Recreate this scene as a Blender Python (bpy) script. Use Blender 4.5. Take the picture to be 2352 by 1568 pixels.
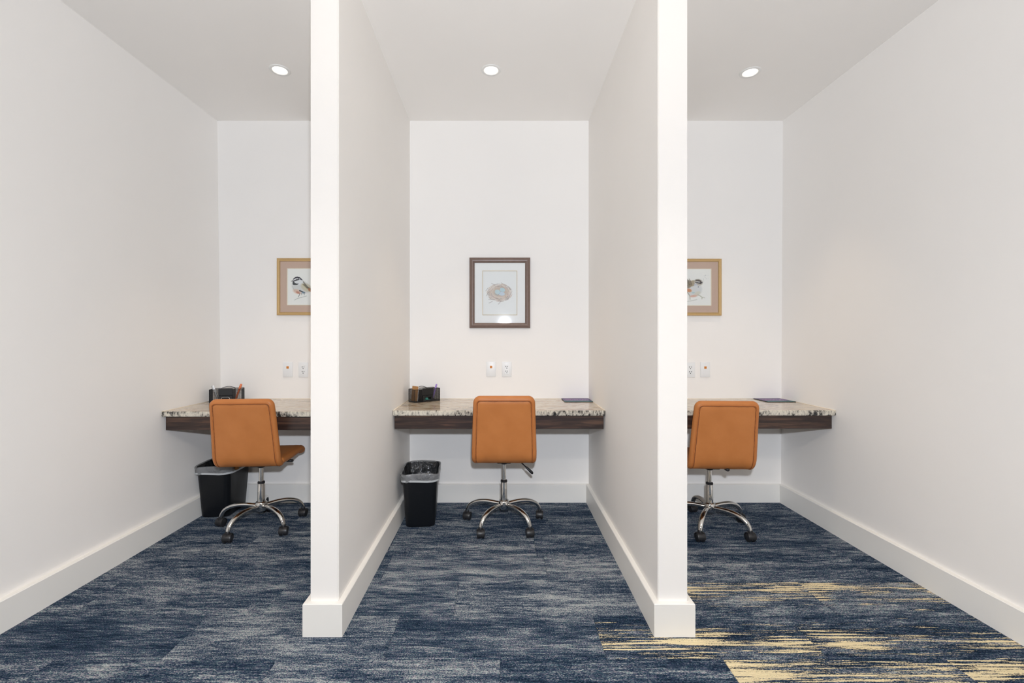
import bpy, bmesh, math, random
import numpy as np
from mathutils import Vector, Matrix

for o in list(bpy.data.objects):
    bpy.data.objects.remove(o, do_unlink=True)
SC = bpy.context.scene
COL = SC.collection
PI = math.pi
rng = random.Random(7)

# ------------------------------------------------------------------ camera, world, lights, exposure
CAM_H = 1.15
cd = bpy.data.cameras.new('camera')
cd.sensor_fit = 'HORIZONTAL'
cd.sensor_width = 36.0
cd.lens = 16.0
cd.shift_x = (1176 - 1152) / 2352
cd.shift_y = -(784 - 778) / 2352
cd.clip_start = 0.03
cam = bpy.data.objects.new('camera', cd)
cam.location = (0, 0, CAM_H)
cam.rotation_euler = (PI / 2, 0, 0)
COL.objects.link(cam)
SC.camera = cam

SC.view_settings.view_transform = 'Standard'
SC.view_settings.look = 'None'
SC.view_settings.gamma = 1.0
SC.view_settings.use_curve_mapping = False
SC.view_settings.exposure = 0.0

w = bpy.data.worlds.new('world')
SC.world = w
w.use_nodes = True
bg = w.node_tree.nodes['Background']
bg.inputs[0].default_value = (1.0, 0.95, 0.90, 1)
bg.inputs[1].default_value = 0.15

# the photographer's flash, just above the camera; its glint shows in the glazing of the middle picture
FLASH_LIN, FLASH_CONST = 0.24, 0.285
fl = bpy.data.lights.new('flash', 'POINT')
fl.energy = 40.0
fl.color = (0.875, 0.955, 1.08)
fl.shadow_soft_size = 0.035
fl.use_nodes = True
_nt = fl.node_tree
_em = next(n for n in _nt.nodes if n.type == 'EMISSION')
_fo = _nt.nodes.new('ShaderNodeLightFalloff')
_fo.inputs['Strength'].default_value = 1.0
_m1 = _nt.nodes.new('ShaderNodeMath'); _m1.operation = 'MULTIPLY'; _m1.inputs[1].default_value = FLASH_CONST
_m2 = _nt.nodes.new('ShaderNodeMath'); _m2.operation = 'MULTIPLY_ADD'; _m2.inputs[1].default_value = FLASH_LIN
_nt.links.new(_fo.outputs['Constant'], _m1.inputs[0])
_nt.links.new(_fo.outputs['Linear'], _m2.inputs[0])
_nt.links.new(_m1.outputs[0], _m2.inputs[2])
_nt.links.new(_m2.outputs[0], _em.inputs['Strength'])
flo = bpy.data.objects.new('flash', fl)
flo.location = (0.045, -0.10, CAM_H + 0.235)
COL.objects.link(flo)

# added fill light, aimed up to brighten the ceiling around the camera
fb_ = bpy.data.lights.new('ceiling_fill', 'SPOT')
fb_.energy = 125.0
fb_.color = (1.0, 0.95, 0.89)
fb_.spot_size = math.radians(140); fb_.spot_blend = 1.0
fb_.shadow_soft_size = 0.08
fbo = bpy.data.objects.new('ceiling_fill', fb_)
fbo.location = (0.05, -0.45, CAM_H + 0.45)
fbo.rotation_euler = (PI - 0.35, 0, 0)
COL.objects.link(fbo)

DOWN_W = 20.0
DOWN_COL = (1.0, 0.80, 0.58)
# three added fill lamps, unseen behind the camera, to brighten the cubicles
FILL_W = 46.0
for _x in (-1.3, 0.0, 1.3):
    _l = bpy.data.lights.new('fill_lamp', 'SPOT')
    _l.energy = FILL_W
    _l.color = (1.0, 0.91, 0.80)
    _l.spot_size = math.radians(150); _l.spot_blend = 0.5
    _l.shadow_soft_size = 0.12
    _o = bpy.data.objects.new('fill_lamp', _l)
    _o.location = (_x, -0.55, CAM_H + 1.50)
    COL.objects.link(_o)

# ------------------------------------------------------------------ helpers
def srgb(r, g, b):
    f = lambda c: (c / 255 / 12.92) if c / 255 <= 0.04045 else ((c / 255 + 0.055) / 1.055) ** 2.4
    return (f(r), f(g), f(b), 1.0)

def link(name, bm, mats, parent=None, smooth=False, loc=None):
    me = bpy.data.meshes.new(name)
    bm.normal_update()
    bm.to_mesh(me)
    bm.free()
    if not isinstance(mats, (list, tuple)):
        mats = [mats]
    for m in mats:
        me.materials.append(m)
    if smooth:
        me.shade_smooth() if smooth is True else me.shade_smooth()
        if smooth is not True:
            me.set_sharp_from_angle(angle=math.radians(smooth))
    o = bpy.data.objects.new(name, me)
    COL.objects.link(o)
    if parent is not None:
        o.parent = parent
    if loc is not None:
        o.location = loc
    return o

def empty(name, loc, rz=0.0):
    o = bpy.data.objects.new(name, None)
    o.empty_display_size = 0.1
    o.location = loc
    o.rotation_euler = (0, 0, rz)
    COL.objects.link(o)
    return o

def tag(o, label=None, cat=None, group=None, kind=None):
    if label: o['label'] = label
    if cat: o['category'] = cat
    if group: o['group'] = group
    if kind: o['kind'] = kind
    return o

def copy_tree(o, parent=None):
    c = o.copy()
    COL.objects.link(c)
    if parent is not None:
        c.parent = parent
    for ch in list(o.children):
        copy_tree(ch, c)
    return c

def hexa(bm, p, mi=0):
    """p: 8 points, bottom ring then top ring, counter-clockwise seen from above"""
    v = [bm.verts.new(q) for q in p]
    fs = [(3, 2, 1, 0), (4, 5, 6, 7), (0, 1, 5, 4), (1, 2, 6, 5), (2, 3, 7, 6), (3, 0, 4, 7)]
    out = []
    for f in fs:
        fc = bm.faces.new([v[i] for i in f])
        fc.material_index = mi
        out.append(fc)
    return v, out

def box(bm, x0, x1, y0, y1, z0, z1, bev=0.0, seg=2, mi=0, M=None):
    v, fs = hexa(bm, [(x0, y0, z0), (x1, y0, z0), (x1, y1, z0), (x0, y1, z0),
                      (x0, y0, z1), (x1, y0, z1), (x1, y1, z1), (x0, y1, z1)], mi)
    if M is not None:
        for q in v:
            q.co = M @ q.co
    if bev > 0:
        es = list({e for f in fs for e in f.edges})
        bmesh.ops.bevel(bm, geom=es, offset=bev, segments=seg, affect='EDGES', profile=0.5)

def tube(bm, pts, rad, n=12, cap=True, mi=0, flat=1.0):
    """swept round tube through pts; rad is a number or list; flat squashes the second axis"""
    pts = [Vector(p) for p in pts]
    N = len(pts)
    if not isinstance(rad, (list, tuple)):
        rad = [rad] * N
    rings = []
    prev = None
    for i, p in enumerate(pts):
        t = (pts[min(i + 1, N - 1)] - pts[max(i - 1, 0)]).normalized()
        if prev is None:
            a = Vector((0, 0, 1)) if abs(t.z) < 0.9 else Vector((0, 1, 0))
            u = t.cross(a).normalized()
        else:
            u = (prev - t * prev.dot(t)).normalized()
        prev = u
        q = t.cross(u).normalized()
        rings.append([bm.verts.new(p + u * math.cos(2 * PI * k / n) * rad[i] + q * math.sin(2 * PI * k / n) * rad[i] * flat) for k in range(n)])
    for a, b in zip(rings, rings[1:]):
        for k in range(n):
            f = bm.faces.new([a[k], a[(k + 1) % n], b[(k + 1) % n], b[k]])
            f.material_index = mi
    if cap:
        bm.faces.new(list(reversed(rings[0]))).material_index = mi
        bm.faces.new(rings[-1]).material_index = mi

def lathe(bm, prof, n=32, M=None, mi=0, close=False):
    rings = []
    for r, z in prof:
        ring = []
        for k in range(n):
            co = Vector((r * math.cos(2 * PI * k / n), r * math.sin(2 * PI * k / n), z))
            ring.append(bm.verts.new(M @ co if M is not None else co))
        rings.append(ring)
    for a, b in zip(rings, rings[1:]):
        for k in range(n):
            f = bm.faces.new([a[k], a[(k + 1) % n], b[(k + 1) % n], b[k]])
            f.material_index = mi
    if close:
        bm.faces.new(list(reversed(rings[0]))).material_index = mi
        bm.faces.new(rings[-1]).material_index = mi
    bmesh.ops.recalc_face_normals(bm, faces=bm.faces[:])

def rrect(w, h, r, n):
    """n points evenly round a rounded rectangle centred on the origin"""
    r = max(min(r, w / 2 - 1e-5, h / 2 - 1e-5), 1e-5)
    sx, sy = w - 2 * r, h - 2 * r
    segs = [('l', (w / 2, -sy / 2), (0, 1), sy), ('a', (w / 2 - r, sy / 2), 0, r * PI / 2),
            ('l', (sx / 2, h / 2), (-1, 0), sx), ('a', (-w / 2 + r, sy / 2), PI / 2, r * PI / 2),
            ('l', (-w / 2, sy / 2), (0, -1), sy), ('a', (-w / 2 + r, -sy / 2), PI, r * PI / 2),
            ('l', (-sx / 2, -h / 2), (1, 0), sx), ('a', (w / 2 - r, -sy / 2), 1.5 * PI, r * PI / 2)]
    return segs, r

def rr_points(w, h, r, na=8, ns=(14, 12)):
    """rounded rectangle with na points per corner, ns per (vertical, horizontal) side: same count whatever the size"""
    r = max(min(r, w / 2 - 1e-4, h / 2 - 1e-4), 1e-4)
    out = []
    cs = [(w / 2 - r, -h / 2 + r, -PI / 2), (w / 2 - r, h / 2 - r, 0), (-w / 2 + r, h / 2 - r, PI / 2), (-w / 2 + r, -h / 2 + r, PI)]
    for c in range(4):
        cx, cy, a0 = cs[c]
        for k in range(na + 1):
            a = a0 + PI / 2 * k / na
            out.append((cx + r * math.cos(a), cy + r * math.sin(a)))
        nx = cs[(c + 1) % 4]
        p, q = out[-1], (nx[0] + r * math.cos(nx[2]), nx[1] + r * math.sin(nx[2]))
        m = ns[0] if c % 2 == 0 else ns[1]
        for k in range(1, m):
            t = k / m
            out.append((p[0] + (q[0] - p[0]) * t, p[1] + (q[1] - p[1]) * t))
    return out

def pad(bm, w, h, r, t, fmap, crown=0.004, groove=None, na=8, ns=(14, 12), edge=6):
    """upholstered slab: rounded-rectangle outline, rounded edge of thickness t, bent through fmap(u, v, n)"""
    def ring(inset, nn):
        pts = rr_points(w - 2 * inset, h - 2 * inset, r - inset, na, ns)
        return [bm.verts.new(fmap(u, v, nn)) for u, v in pts]
    half = []
    for k in range(1, edge + 1):
        a = PI / 2 * k / edge
        half.append((t / 2 * (1 - math.sin(PI / 2 - a + PI / 2) if False else t / 2 * 0), 0))
    prof = []
    for k in range(0, edge + 1):
        a = PI / 2 * k / edge
        prof.append((t / 2 * (1 - math.cos(a)), t / 2 * math.sin(a)))
    if groove:
        g, d = groove
        prof += [(g - 0.004, t / 2 + 0.0005), (g - 0.0015, t / 2 - d * 0.5), (g, t / 2 - d), (g + 0.0015, t / 2 - d * 0.5), (g + 0.005, t / 2)]
    m = min(w, h) / 2
    last = prof[-1][0]
    for k in (0.12, 0.3, 0.5, 0.72, 0.9):
        prof.append((last + (m - last) * k, t / 2 + crown * math.sin(PI / 2 * k)))
    for s in (1, -1):
        rings = []
        for i, (ins, nn) in enumerate(prof):
            if i == 0 and s == -1:
                rings.append(first)
                continue
            rings.append(ring(ins, s * nn))
        if s == 1:
            first = rings[0]
        for a, b in zip(rings, rings[1:]):
            n = len(a)
            for k in range(n):
                q = [a[k], a[(k + 1) % n], b[(k + 1) % n], b[k]]
                bm.faces.new(q if s == 1 else list(reversed(q)))
        lastr = rings[-1]
        bm.faces.new(lastr if s == 1 else list(reversed(lastr)))
    bmesh.ops.recalc_face_normals(bm, faces=bm.faces[:])

# ------------------------------------------------------------------ materials
def newmat(name):
    m = bpy.data.materials.new(name)
    m.use_nodes = True
    return m, m.node_tree.nodes, m.node_tree.links, m.node_tree.nodes['Principled BSDF']

def simple(name, col, rough=0.5, metal=0.0, noise=0.0, nscale=20.0, bump=0.0, bscale=200.0, coat=0.0, spec=None):
    m, N, L, P = newmat(name)
    P.inputs['Base Color'].default_value = col
    P.inputs['Roughness'].default_value = rough
    P.inputs['Metallic'].default_value = metal
    if spec is not None:
        P.inputs['Specular IOR Level'].default_value = spec
    if coat:
        P.inputs['Coat Weight'].default_value = coat
        P.inputs['Coat Roughness'].default_value = 0.1
    tc = N.new('ShaderNodeTexCoord')
    if noise > 0:
        t = N.new('ShaderNodeTexNoise')
        t.inputs['Scale'].default_value = nscale
        t.inputs['Detail'].default_value = 4
        L.new(tc.outputs['Object'], t.inputs['Vector'])
        mx = N.new('ShaderNodeMix')
        mx.data_type = 'RGBA'
        mx.inputs[6].default_value = tuple(c * (1 - noise) for c in col[:3]) + (1,)
        mx.inputs[7].default_value = tuple(min(1, c * (1 + noise)) for c in col[:3]) + (1,)
        L.new(t.outputs['Fac'], mx.inputs[0])
        L.new(mx.outputs[2], P.inputs['Base Color'])
    if bump > 0:
        t = N.new('ShaderNodeTexNoise')
        t.inputs['Scale'].default_value = bscale
        t.inputs['Detail'].default_value = 3
        L.new(tc.outputs['Object'], t.inputs['Vector'])
        b = N.new('ShaderNodeBump')
        b.inputs['Strength'].default_value = bump
        b.inputs['Distance'].default_value = 0.002
        L.new(t.outputs['Fac'], b.inputs['Height'])
        L.new(b.outputs['Normal'], P.inputs['Normal'])
    return m

def ramp(N, stops, interp='LINEAR'):
    r = N.new('ShaderNodeValToRGB')
    e = r.color_ramp
    e.interpolation = interp
    while len(e.elements) < len(stops):
        e.elements.new(0.5)
    for el, (p, c) in zip(e.elements, stops):
        el.position = p
        el.color = c
    return r

def math_node(N, L, op, a, b=None, c=None, clamp=False):
    n = N.new('ShaderNodeMath')
    n.operation = op
    n.use_clamp = clamp
    for i, x in enumerate((a, b, c)):
        if x is None:
            continue
        if isinstance(x, (int, float)):
            n.inputs[i].default_value = x
        else:
            L.new(x, n.inputs[i])
    return n.outputs[0]

M_WALL = simple('wall_paint', (0.925, 0.888, 0.842, 1), 0.62, noise=0.012, nscale=3.0, bump=0.05, bscale=350, spec=0.3)
M_CEIL = simple('ceiling_paint', (0.94, 0.90, 0.85, 1), 0.8, noise=0.01, nscale=3.0, spec=0.2)
M_TRIM = simple('trim_paint', (0.885, 0.855, 0.80, 1), 0.42, noise=0.01, nscale=6.0, spec=0.4)
M_CHROME = simple('chrome', (0.72, 0.71, 0.69, 1), 0.06, 1.0)
M_BLACK = simple('black_plastic', (0.016, 0.016, 0.018, 1), 0.38, bump=0.05, bscale=500)
M_BIN = simple('bin_plastic', (0.006, 0.007, 0.009, 1), 0.36, bump=0.08, bscale=400, spec=0.3)
M_WIRE = simple('black_wire', (0.008, 0.008, 0.009, 1), 0.45)
M_PLATE = simple('white_plate', (0.86, 0.86, 0.85, 1), 0.35)
M_SLOT = simple('slot_black', (0.02, 0.02, 0.02, 1), 0.6)
M_ORANGE = simple('orange_jack', srgb(208, 128, 42), 0.45)
M_WHITE = simple('white_enamel', (0.86, 0.84, 0.80, 1), 0.35)
M_REFL = simple('lamp_reflector', (0.9, 0.88, 0.84, 1), 0.25)
M_MATW = simple('white_mat', (0.985, 0.97, 0.93, 1), 0.8, spec=0.2)
M_MATT = simple('tan_mat', srgb(212, 184, 164), 0.8, spec=0.2)
M_FILLET = simple('gold_fillet', srgb(206, 186, 150), 0.45, 0.2)
M_CREAM = simple('cream_core', srgb(240, 228, 205), 0.7)
M_GOLD = simple('gold_leaf', srgb(205, 172, 120), 0.38, 0.45, noise=0.06, nscale=60)
M_FRAMEB = simple('brown_frame', srgb(118, 98, 88), 0.38, 0.05, noise=0.16, nscale=45)
M_KRAFT = simple('kraft_board', srgb(176, 128, 78), 0.8, noise=0.06, nscale=80)
M_PAPER = simple('white_paper', (0.85, 0.85, 0.86, 1), 0.7)
M_SILVER = simple('silver_pen', srgb(190, 190, 190), 0.3, 0.5)
M_PENO = simple('orange_pen', srgb(225, 120, 70), 0.35)
M_PENP = simple('purple_pen', srgb(160, 130, 205), 0.35)
M_MINT = simple('mint_plastic', srgb(80, 190, 165), 0.35)
M_CAULK = simple('caulk', srgb(226, 212, 190), 0.6)
M_GREYPLASTIC = simple('grey_liner_band', srgb(196, 198, 198), 0.35)

def emis(name, col, s):
    m, N, L, P = newmat(name)
    P.inputs['Base Color'].default_value = (0.9, 0.9, 0.9, 1)
    P.inputs['Emission Color'].default_value = col
    P.inputs['Emission Strength'].default_value = s
    return m
M_LAMP = emis('lamp_lens', (1.0, 0.94, 0.82, 1), 3.0)

def mat_glass():
    m, N, L, P = newmat('picture_glass')
    N.remove(P)
    tr = N.new('ShaderNodeBsdfTransparent')
    gl = N.new('ShaderNodeBsdfGlossy')
    gl.inputs['Roughness'].default_value = 0.045
    fr = N.new('ShaderNodeFresnel')
    fr.inputs['IOR'].default_value = 1.32
    mx = N.new('ShaderNodeMixShader')
    L.new(fr.outputs[0], mx.inputs[0])
    L.new(tr.outputs[0], mx.inputs[1])
    L.new(gl.outputs[0], mx.inputs[2])
    L.new(mx.outputs[0], N['Material Output'].inputs['Surface'])
    return m
M_GLASS = mat_glass()

def mat_liner(nm='clear_bag', col=0.045, alpha=0.5):
    m, N, L, P = newmat(nm)
    P.inputs['Base Color'].default_value = (col, col * 1.01, col * 1.02, 1)
    P.inputs['Roughness'].default_value = 0.12
    P.inputs['Specular IOR Level'].default_value = 1.0
    P.inputs['Alpha'].default_value = alpha
    tc = N.new('ShaderNodeTexCoord')
    t = N.new('ShaderNodeTexNoise')
    t.inputs['Scale'].default_value = 13
    t.inputs['Detail'].default_value = 4
    t.inputs['Distortion'].default_value = 0.9
    L.new(tc.outputs['Object'], t.inputs['Vector'])
    b = N.new('ShaderNodeBump')
    b.inputs['Strength'].default_value = 1.0
    b.inputs['Distance'].default_value = 0.035
    L.new(t.outputs['Fac'], b.inputs['Height'])
    L.new(b.outputs['Normal'], P.inputs['Normal'])
    return m
M_LINER = mat_liner()
M_CUFF = mat_liner('clear_bag_cuff', 0.34, 0.62)

def mat_leather():
    m, N, L, P = newmat('cognac_leather')
    tc = N.new('ShaderNodeTexCoord')
    t = N.new('ShaderNodeTexNoise')
    t.inputs['Scale'].default_value = 9
    t.inputs['Detail'].default_value = 3
    L.new(tc.outputs['Object'], t.inputs['Vector'])
    r = ramp(N, [(0.3, srgb(190, 118, 62)), (0.7, srgb(200, 127, 70))])
    L.new(t.outputs['Fac'], r.inputs[0])
    L.new(r.outputs[0], P.inputs['Base Color'])
    P.inputs['Roughness'].default_value = 0.42
    P.inputs['Specular IOR Level'].default_value = 0.35
    v = N.new('ShaderNodeTexVoronoi')
    v.inputs['Scale'].default_value = 420
    L.new(tc.outputs['Object'], v.inputs['Vector'])
    b = N.new('ShaderNodeBump')
    b.inputs['Strength'].default_value = 0.12
    b.inputs['Distance'].default_value = 0.001
    L.new(v.outputs['Distance'], b.inputs['Height'])
    L.new(b.outputs['Normal'], P.inputs['Normal'])
    return m
M_LEATHER = mat_leather()
M_SEAM = simple('leather_seam', srgb(146, 86, 44), 0.5)
M_PIPING = simple('leather_piping', srgb(190, 112, 54), 0.42)

def mat_granite():
    m, N, L, P = newmat('granite')
    g = N.new('ShaderNodeNewGeometry')
    mp = N.new('ShaderNodeMapping')
    mp.inputs['Rotation'].default_value = (0, 0.5, 0.35)
    mp.inputs['Scale'].default_value = (1.0, 2.6, 0.8)
    L.new(g.outputs['Position'], mp.inputs['Vector'])
    n1 = N.new('ShaderNodeTexNoise')
    n1.inputs['Scale'].default_value = 7
    n1.inputs['Detail'].default_value = 7
    n1.inputs['Roughness'].default_value = 0.62
    n1.inputs['Distortion'].default_value = 0.7
    L.new(mp.outputs[0], n1.inputs['Vector'])
    r1 = ramp(N, [(0.25, srgb(128, 100, 78)), (0.40, srgb(178, 154, 126)), (0.52, srgb(210, 196, 174)), (0.62, srgb(186, 172, 154)), (0.75, srgb(140, 116, 94))])
    L.new(n1.outputs['Fac'], r1.inputs[0])
    n2 = N.new('ShaderNodeTexNoise')
    n2.inputs['Scale'].default_value = 19
    n2.inputs['Detail'].default_value = 6
    n2.inputs['Roughness'].default_value = 0.7
    n2.inputs['Distortion'].default_value = 0.4
    L.new(mp.outputs[0], n2.inputs['Vector'])
    n3 = N.new('ShaderNodeTexNoise')
    n3.inputs['Scale'].default_value = 2.6
    n3.inputs['Detail'].default_value = 2
    L.new(g.outputs['Position'], n3.inputs['Vector'])
    s = math_node(N, L, 'MULTIPLY_ADD', n3.outputs['Fac'], 0.55, n2.outputs['Fac'])
    r2 = ramp(N, [(0.86, (0, 0, 0, 1)), (0.97, (1, 1, 1, 1))])
    L.new(s, r2.inputs[0])
    mx = N.new('ShaderNodeMix')
    mx.data_type = 'RGBA'
    mx.inputs[7].default_value = srgb(70, 66, 58)
    L.new(r2.outputs[0], mx.inputs[0])
    L.new(r1.outputs[0], mx.inputs[6])
    L.new(mx.outputs[2], P.inputs['Base Color'])
    P.inputs['Roughness'].default_value = 0.10
    return m
M_GRANITE = mat_granite()

def mat_granite_edge():
    """the sawn front edge: the same stone, cut across its layers"""
    m, N, L, P = newmat('granite_edge')
    g = N.new('ShaderNodeNewGeometry')
    mp = N.new('ShaderNodeMapping')
    mp.inputs['Rotation'].default_value = (0, 0.55, 0)
    mp.inputs['Scale'].default_value = (1.0, 0.3, 0.5)
    L.new(g.outputs['Position'], mp.inputs['Vector'])
    n1 = N.new('ShaderNodeTexNoise')
    n1.inputs['Scale'].default_value = 62
    n1.inputs['Detail'].default_value = 6
    n1.inputs['Roughness'].default_value = 0.68
    L.new(mp.outputs[0], n1.inputs['Vector'])
    n3 = N.new('ShaderNodeTexNoise')
    n3.inputs['Scale'].default_value = 4.5
    n3.inputs['Detail'].default_value = 2
    L.new(g.outputs['Position'], n3.inputs['Vector'])
    s = math_node(N, L, 'MULTIPLY_ADD', n3.outputs['Fac'], 0.6, n1.outputs['Fac'])
    r = ramp(N, [(0.55, srgb(232, 224, 206)), (0.74, srgb(214, 206, 190)), (0.84, srgb(165, 158, 146)), (0.90, srgb(72, 70, 66)), (1.0, srgb(40, 40, 40))])
    L.new(s, r.inputs[0])
    L.new(r.outputs[0], P.inputs['Base Color'])
    P.inputs['Roughness'].default_value = 0.15
    return m
M_GEDGE = mat_granite_edge()

def mat_wood():
    m, N, L, P = newmat('dark_walnut')
    g = N.new('ShaderNodeNewGeometry')
    mp = N.new('ShaderNodeMapping')
    mp.inputs['Scale'].default_value = (1.6, 14, 22)
    L.new(g.outputs['Position'], mp.inputs['Vector'])
    n1 = N.new('ShaderNodeTexNoise')
    n1.inputs['Scale'].default_value = 3
    n1.inputs['Detail'].default_value = 6
    n1.inputs['Distortion'].default_value = 0.6
    L.new(mp.outputs[0], n1.inputs['Vector'])
    r = ramp(N, [(0.32, srgb(40, 29, 27)), (0.5, srgb(60, 44, 38)), (0.68, srgb(98, 71, 56))])
    L.new(n1.outputs['Fac'], r.inputs[0])
    L.new(r.outputs[0], P.inputs['Base Color'])
    P.inputs['Roughness'].default_value = 0.35
    return m
M_WOOD = mat_wood()

def mat_carpet():
    m, N, L, P = newmat('carpet')
    g = N.new('ShaderNodeNewGeometry')
    at = N.new('ShaderNodeAttribute'); at.attribute_type = 'OBJECT'; at.attribute_name = 'seed'
    ac = N.new('ShaderNodeAttribute'); ac.attribute_type = 'OBJECT'; ac.attribute_name = 'accent'
    y0 = N.new('ShaderNodeAttribute'); y0.attribute_type = 'OBJECT'; y0.attribute_name = 'accent_depth'
    off = N.new('ShaderNodeCombineXYZ')
    L.new(math_node(N, L, 'MULTIPLY', at.outputs['Fac'], 37.0), off.inputs[0])
    L.new(math_node(N, L, 'MULTIPLY', at.outputs['Fac'], 11.0), off.inputs[1])
    L.new(math_node(N, L, 'MULTIPLY', at.outputs['Fac'], 5.0), off.inputs[2])
    pv = N.new('ShaderNodeVectorMath'); pv.operation = 'ADD'
    L.new(g.outputs['Position'], pv.inputs[0]); L.new(off.outputs[0], pv.inputs[1])
    def noise(sc, scale, det, rough=0.6, dist=0.0):
        mp = N.new('ShaderNodeMapping'); mp.inputs['Scale'].default_value = sc
        L.new(pv.outputs[0], mp.inputs['Vector'])
        t = N.new('ShaderNodeTexNoise')
        t.inputs['Scale'].default_value = scale; t.inputs['Detail'].default_value = det
        t.inputs['Roughness'].default_value = rough; t.inputs['Distortion'].default_value = dist
        L.new(mp.outputs[0], t.inputs['Vector'])
        return t.outputs['Fac']
    broad = noise((1.0, 5.5, 1), 3.0, 4, 0.6, 0.4)       # long soft bands
    streak = noise((1.0, 10.0, 1), 13.0, 6, 0.74, 0.2)      # finer streaks
    speck = noise((1.0, 2.0, 1), 190.0, 2, 0.8)            # yarn flecks
    v = math_node(N, L, 'MULTIPLY', broad, 0.44)
    v = math_node(N, L, 'MULTIPLY_ADD', streak, 0.58, v)
    v = math_node(N, L, 'MULTIPLY_ADD', speck, 0.72, v)
    v = math_node(N, L, 'MULTIPLY_ADD', at.outputs['Fac'], 0.07, v)
    v = math_node(N, L, 'MULTIPLY_ADD', ac.outputs['Fac'], -0.05, v)
    r = ramp(N, [(0.66, srgb(12, 24, 40)), (0.80, srgb(35, 56, 79)), (0.88, srgb(72, 93, 115)), (0.955, srgb(136, 143, 154)), (1.0, srgb(206, 208, 206))])
    L.new(v, r.inputs[0])
    # coloured flecks
    fl1 = noise((1.0, 2.5, 1), 120.0, 1, 0.5)
    rr = ramp(N, [(0.30, srgb(50, 130, 130)), (0.48, srgb(122, 130, 134)), (0.70, srgb(150, 116, 146))])
    L.new(fl1, rr.inputs[0])
    ov = N.new('ShaderNodeMix'); ov.data_type = 'RGBA'; ov.blend_type = 'OVERLAY'
    ov.inputs[0].default_value = 0.55
    L.new(r.outputs[0], ov.inputs[6]); L.new(rr.outputs[0], ov.inputs[7])
    # straw-yellow streaks woven into the accent tiles
    ys = noise((0.75, 18.0, 1), 4.6, 8, 0.72, 0.15)
    yb = noise((1.0, 1.6, 1), 2.8, 2, 0.5)
    sep = N.new('ShaderNodeSeparateXYZ'); L.new(g.outputs['Position'], sep.inputs[0])
    d = math_node(N, L, 'ABSOLUTE', math_node(N, L, 'SUBTRACT', y0.outputs['Fac'], sep.outputs[1]))   # distance from the band's middle
    k = math_node(N, L, 'MULTIPLY_ADD', d, -0.15 / 0.065, 0.15)
    a1 = math_node(N, L, 'MULTIPLY_ADD', yb, 0.40, math_node(N, L, 'MULTIPLY', ys, 1.5))
    a2 = math_node(N, L, 'MULTIPLY_ADD', ac.outputs['Fac'], k, a1)
    a2 = math_node(N, L, 'MULTIPLY_ADD', speck, 0.42, a2)
    msk = ramp(N, [(0.5, (0, 0, 0, 1)), (0.52, (1, 1, 1, 1))])
    L.new(math_node(N, L, 'SUBTRACT', a2, 0.755), msk.inputs[0])
    on = math_node(N, L, 'MULTIPLY', msk.outputs[0], math_node(N, L, 'GREATER_THAN', ac.outputs['Fac'], 0.05))
    mx = N.new('ShaderNodeMix'); mx.data_type = 'RGBA'
    mx.inputs[7].default_value = srgb(246, 227, 184)
    L.new(on, mx.inputs[0]); L.new(ov.outputs[2], mx.inputs[6])
    L.new(mx.outputs[2], P.inputs['Base Color'])
    P.inputs['Roughness'].default_value = 0.95
    P.inputs['Specular IOR Level'].default_value = 0.1
    # loop-pile ribs and tufts
    wv = N.new('ShaderNodeTexWave'); wv.wave_type = 'BANDS'; wv.bands_direction = 'Y'
    wv.inputs['Scale'].default_value = 52; wv.inputs['Distortion'].default_value = 0.6; wv.inputs['Detail'].default_value = 1
    L.new(g.outputs['Position'], wv.inputs['Vector'])
    hh = math_node(N, L, 'ADD', wv.outputs['Fac'], speck)
    b = N.new('ShaderNodeBump'); b.inputs['Strength'].default_value = 0.8; b.inputs['Distance'].default_value = 0.003
    L.new(hh, b.inputs['Height']); L.new(b.outputs['Normal'], P.inputs['Normal'])
    return m
M_CARPET = mat_carpet()
M_SUBFLOOR = simple('floor_base', srgb(30, 38, 50), 0.95)

def mat_print(name, rough=0.75):
    m, N, L, P = newmat(name)
    a = N.new('ShaderNodeAttribute'); a.attribute_name = 'print'
    L.new(a.outputs['Color'], P.inputs['Base Color'])
    P.inputs['Roughness'].default_value = rough
    P.inputs['Specular IOR Level'].default_value = 0.2
    return m
M_PRINT = mat_print('watercolour_print')
M_COVER = mat_print('printed_cover', 0.35)

# ------------------------------------------------------------------ room shell
Y_BACK = 3.218
Y_FRONT = 1.776
Y_NEAR = -1.6
H = CAM_H + 1.5414
BB_H, BB_T = 0.128, 0.0215
WT = 0.12
LW = lambda z: -1.976 - 0.034 * z / H     # inner face of the left wall
RW = lambda z: 1.975 + 0.015 * z / H
# partition faces: (front left, front right, back left, back right)
PL = (-0.7462, -0.6357, -0.7590, -0.6483)
PR = (0.6102, 0.7258, 0.6160, 0.7310)

def wall_piece(name, label, pts):
    bm = bmesh.new()
    hexa(bm, pts)
    bmesh.ops.recalc_face_normals(bm, faces=bm.faces[:])
    return tag(link(name, bm, M_WALL), label, 'wall', kind='structure')

def ypart(face, y, P):   # x of a partition face at depth y
    t = (y - Y_FRONT) / (Y_BACK - Y_FRONT)
    return P[face] + (P[face + 2] - P[face]) * t

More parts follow.
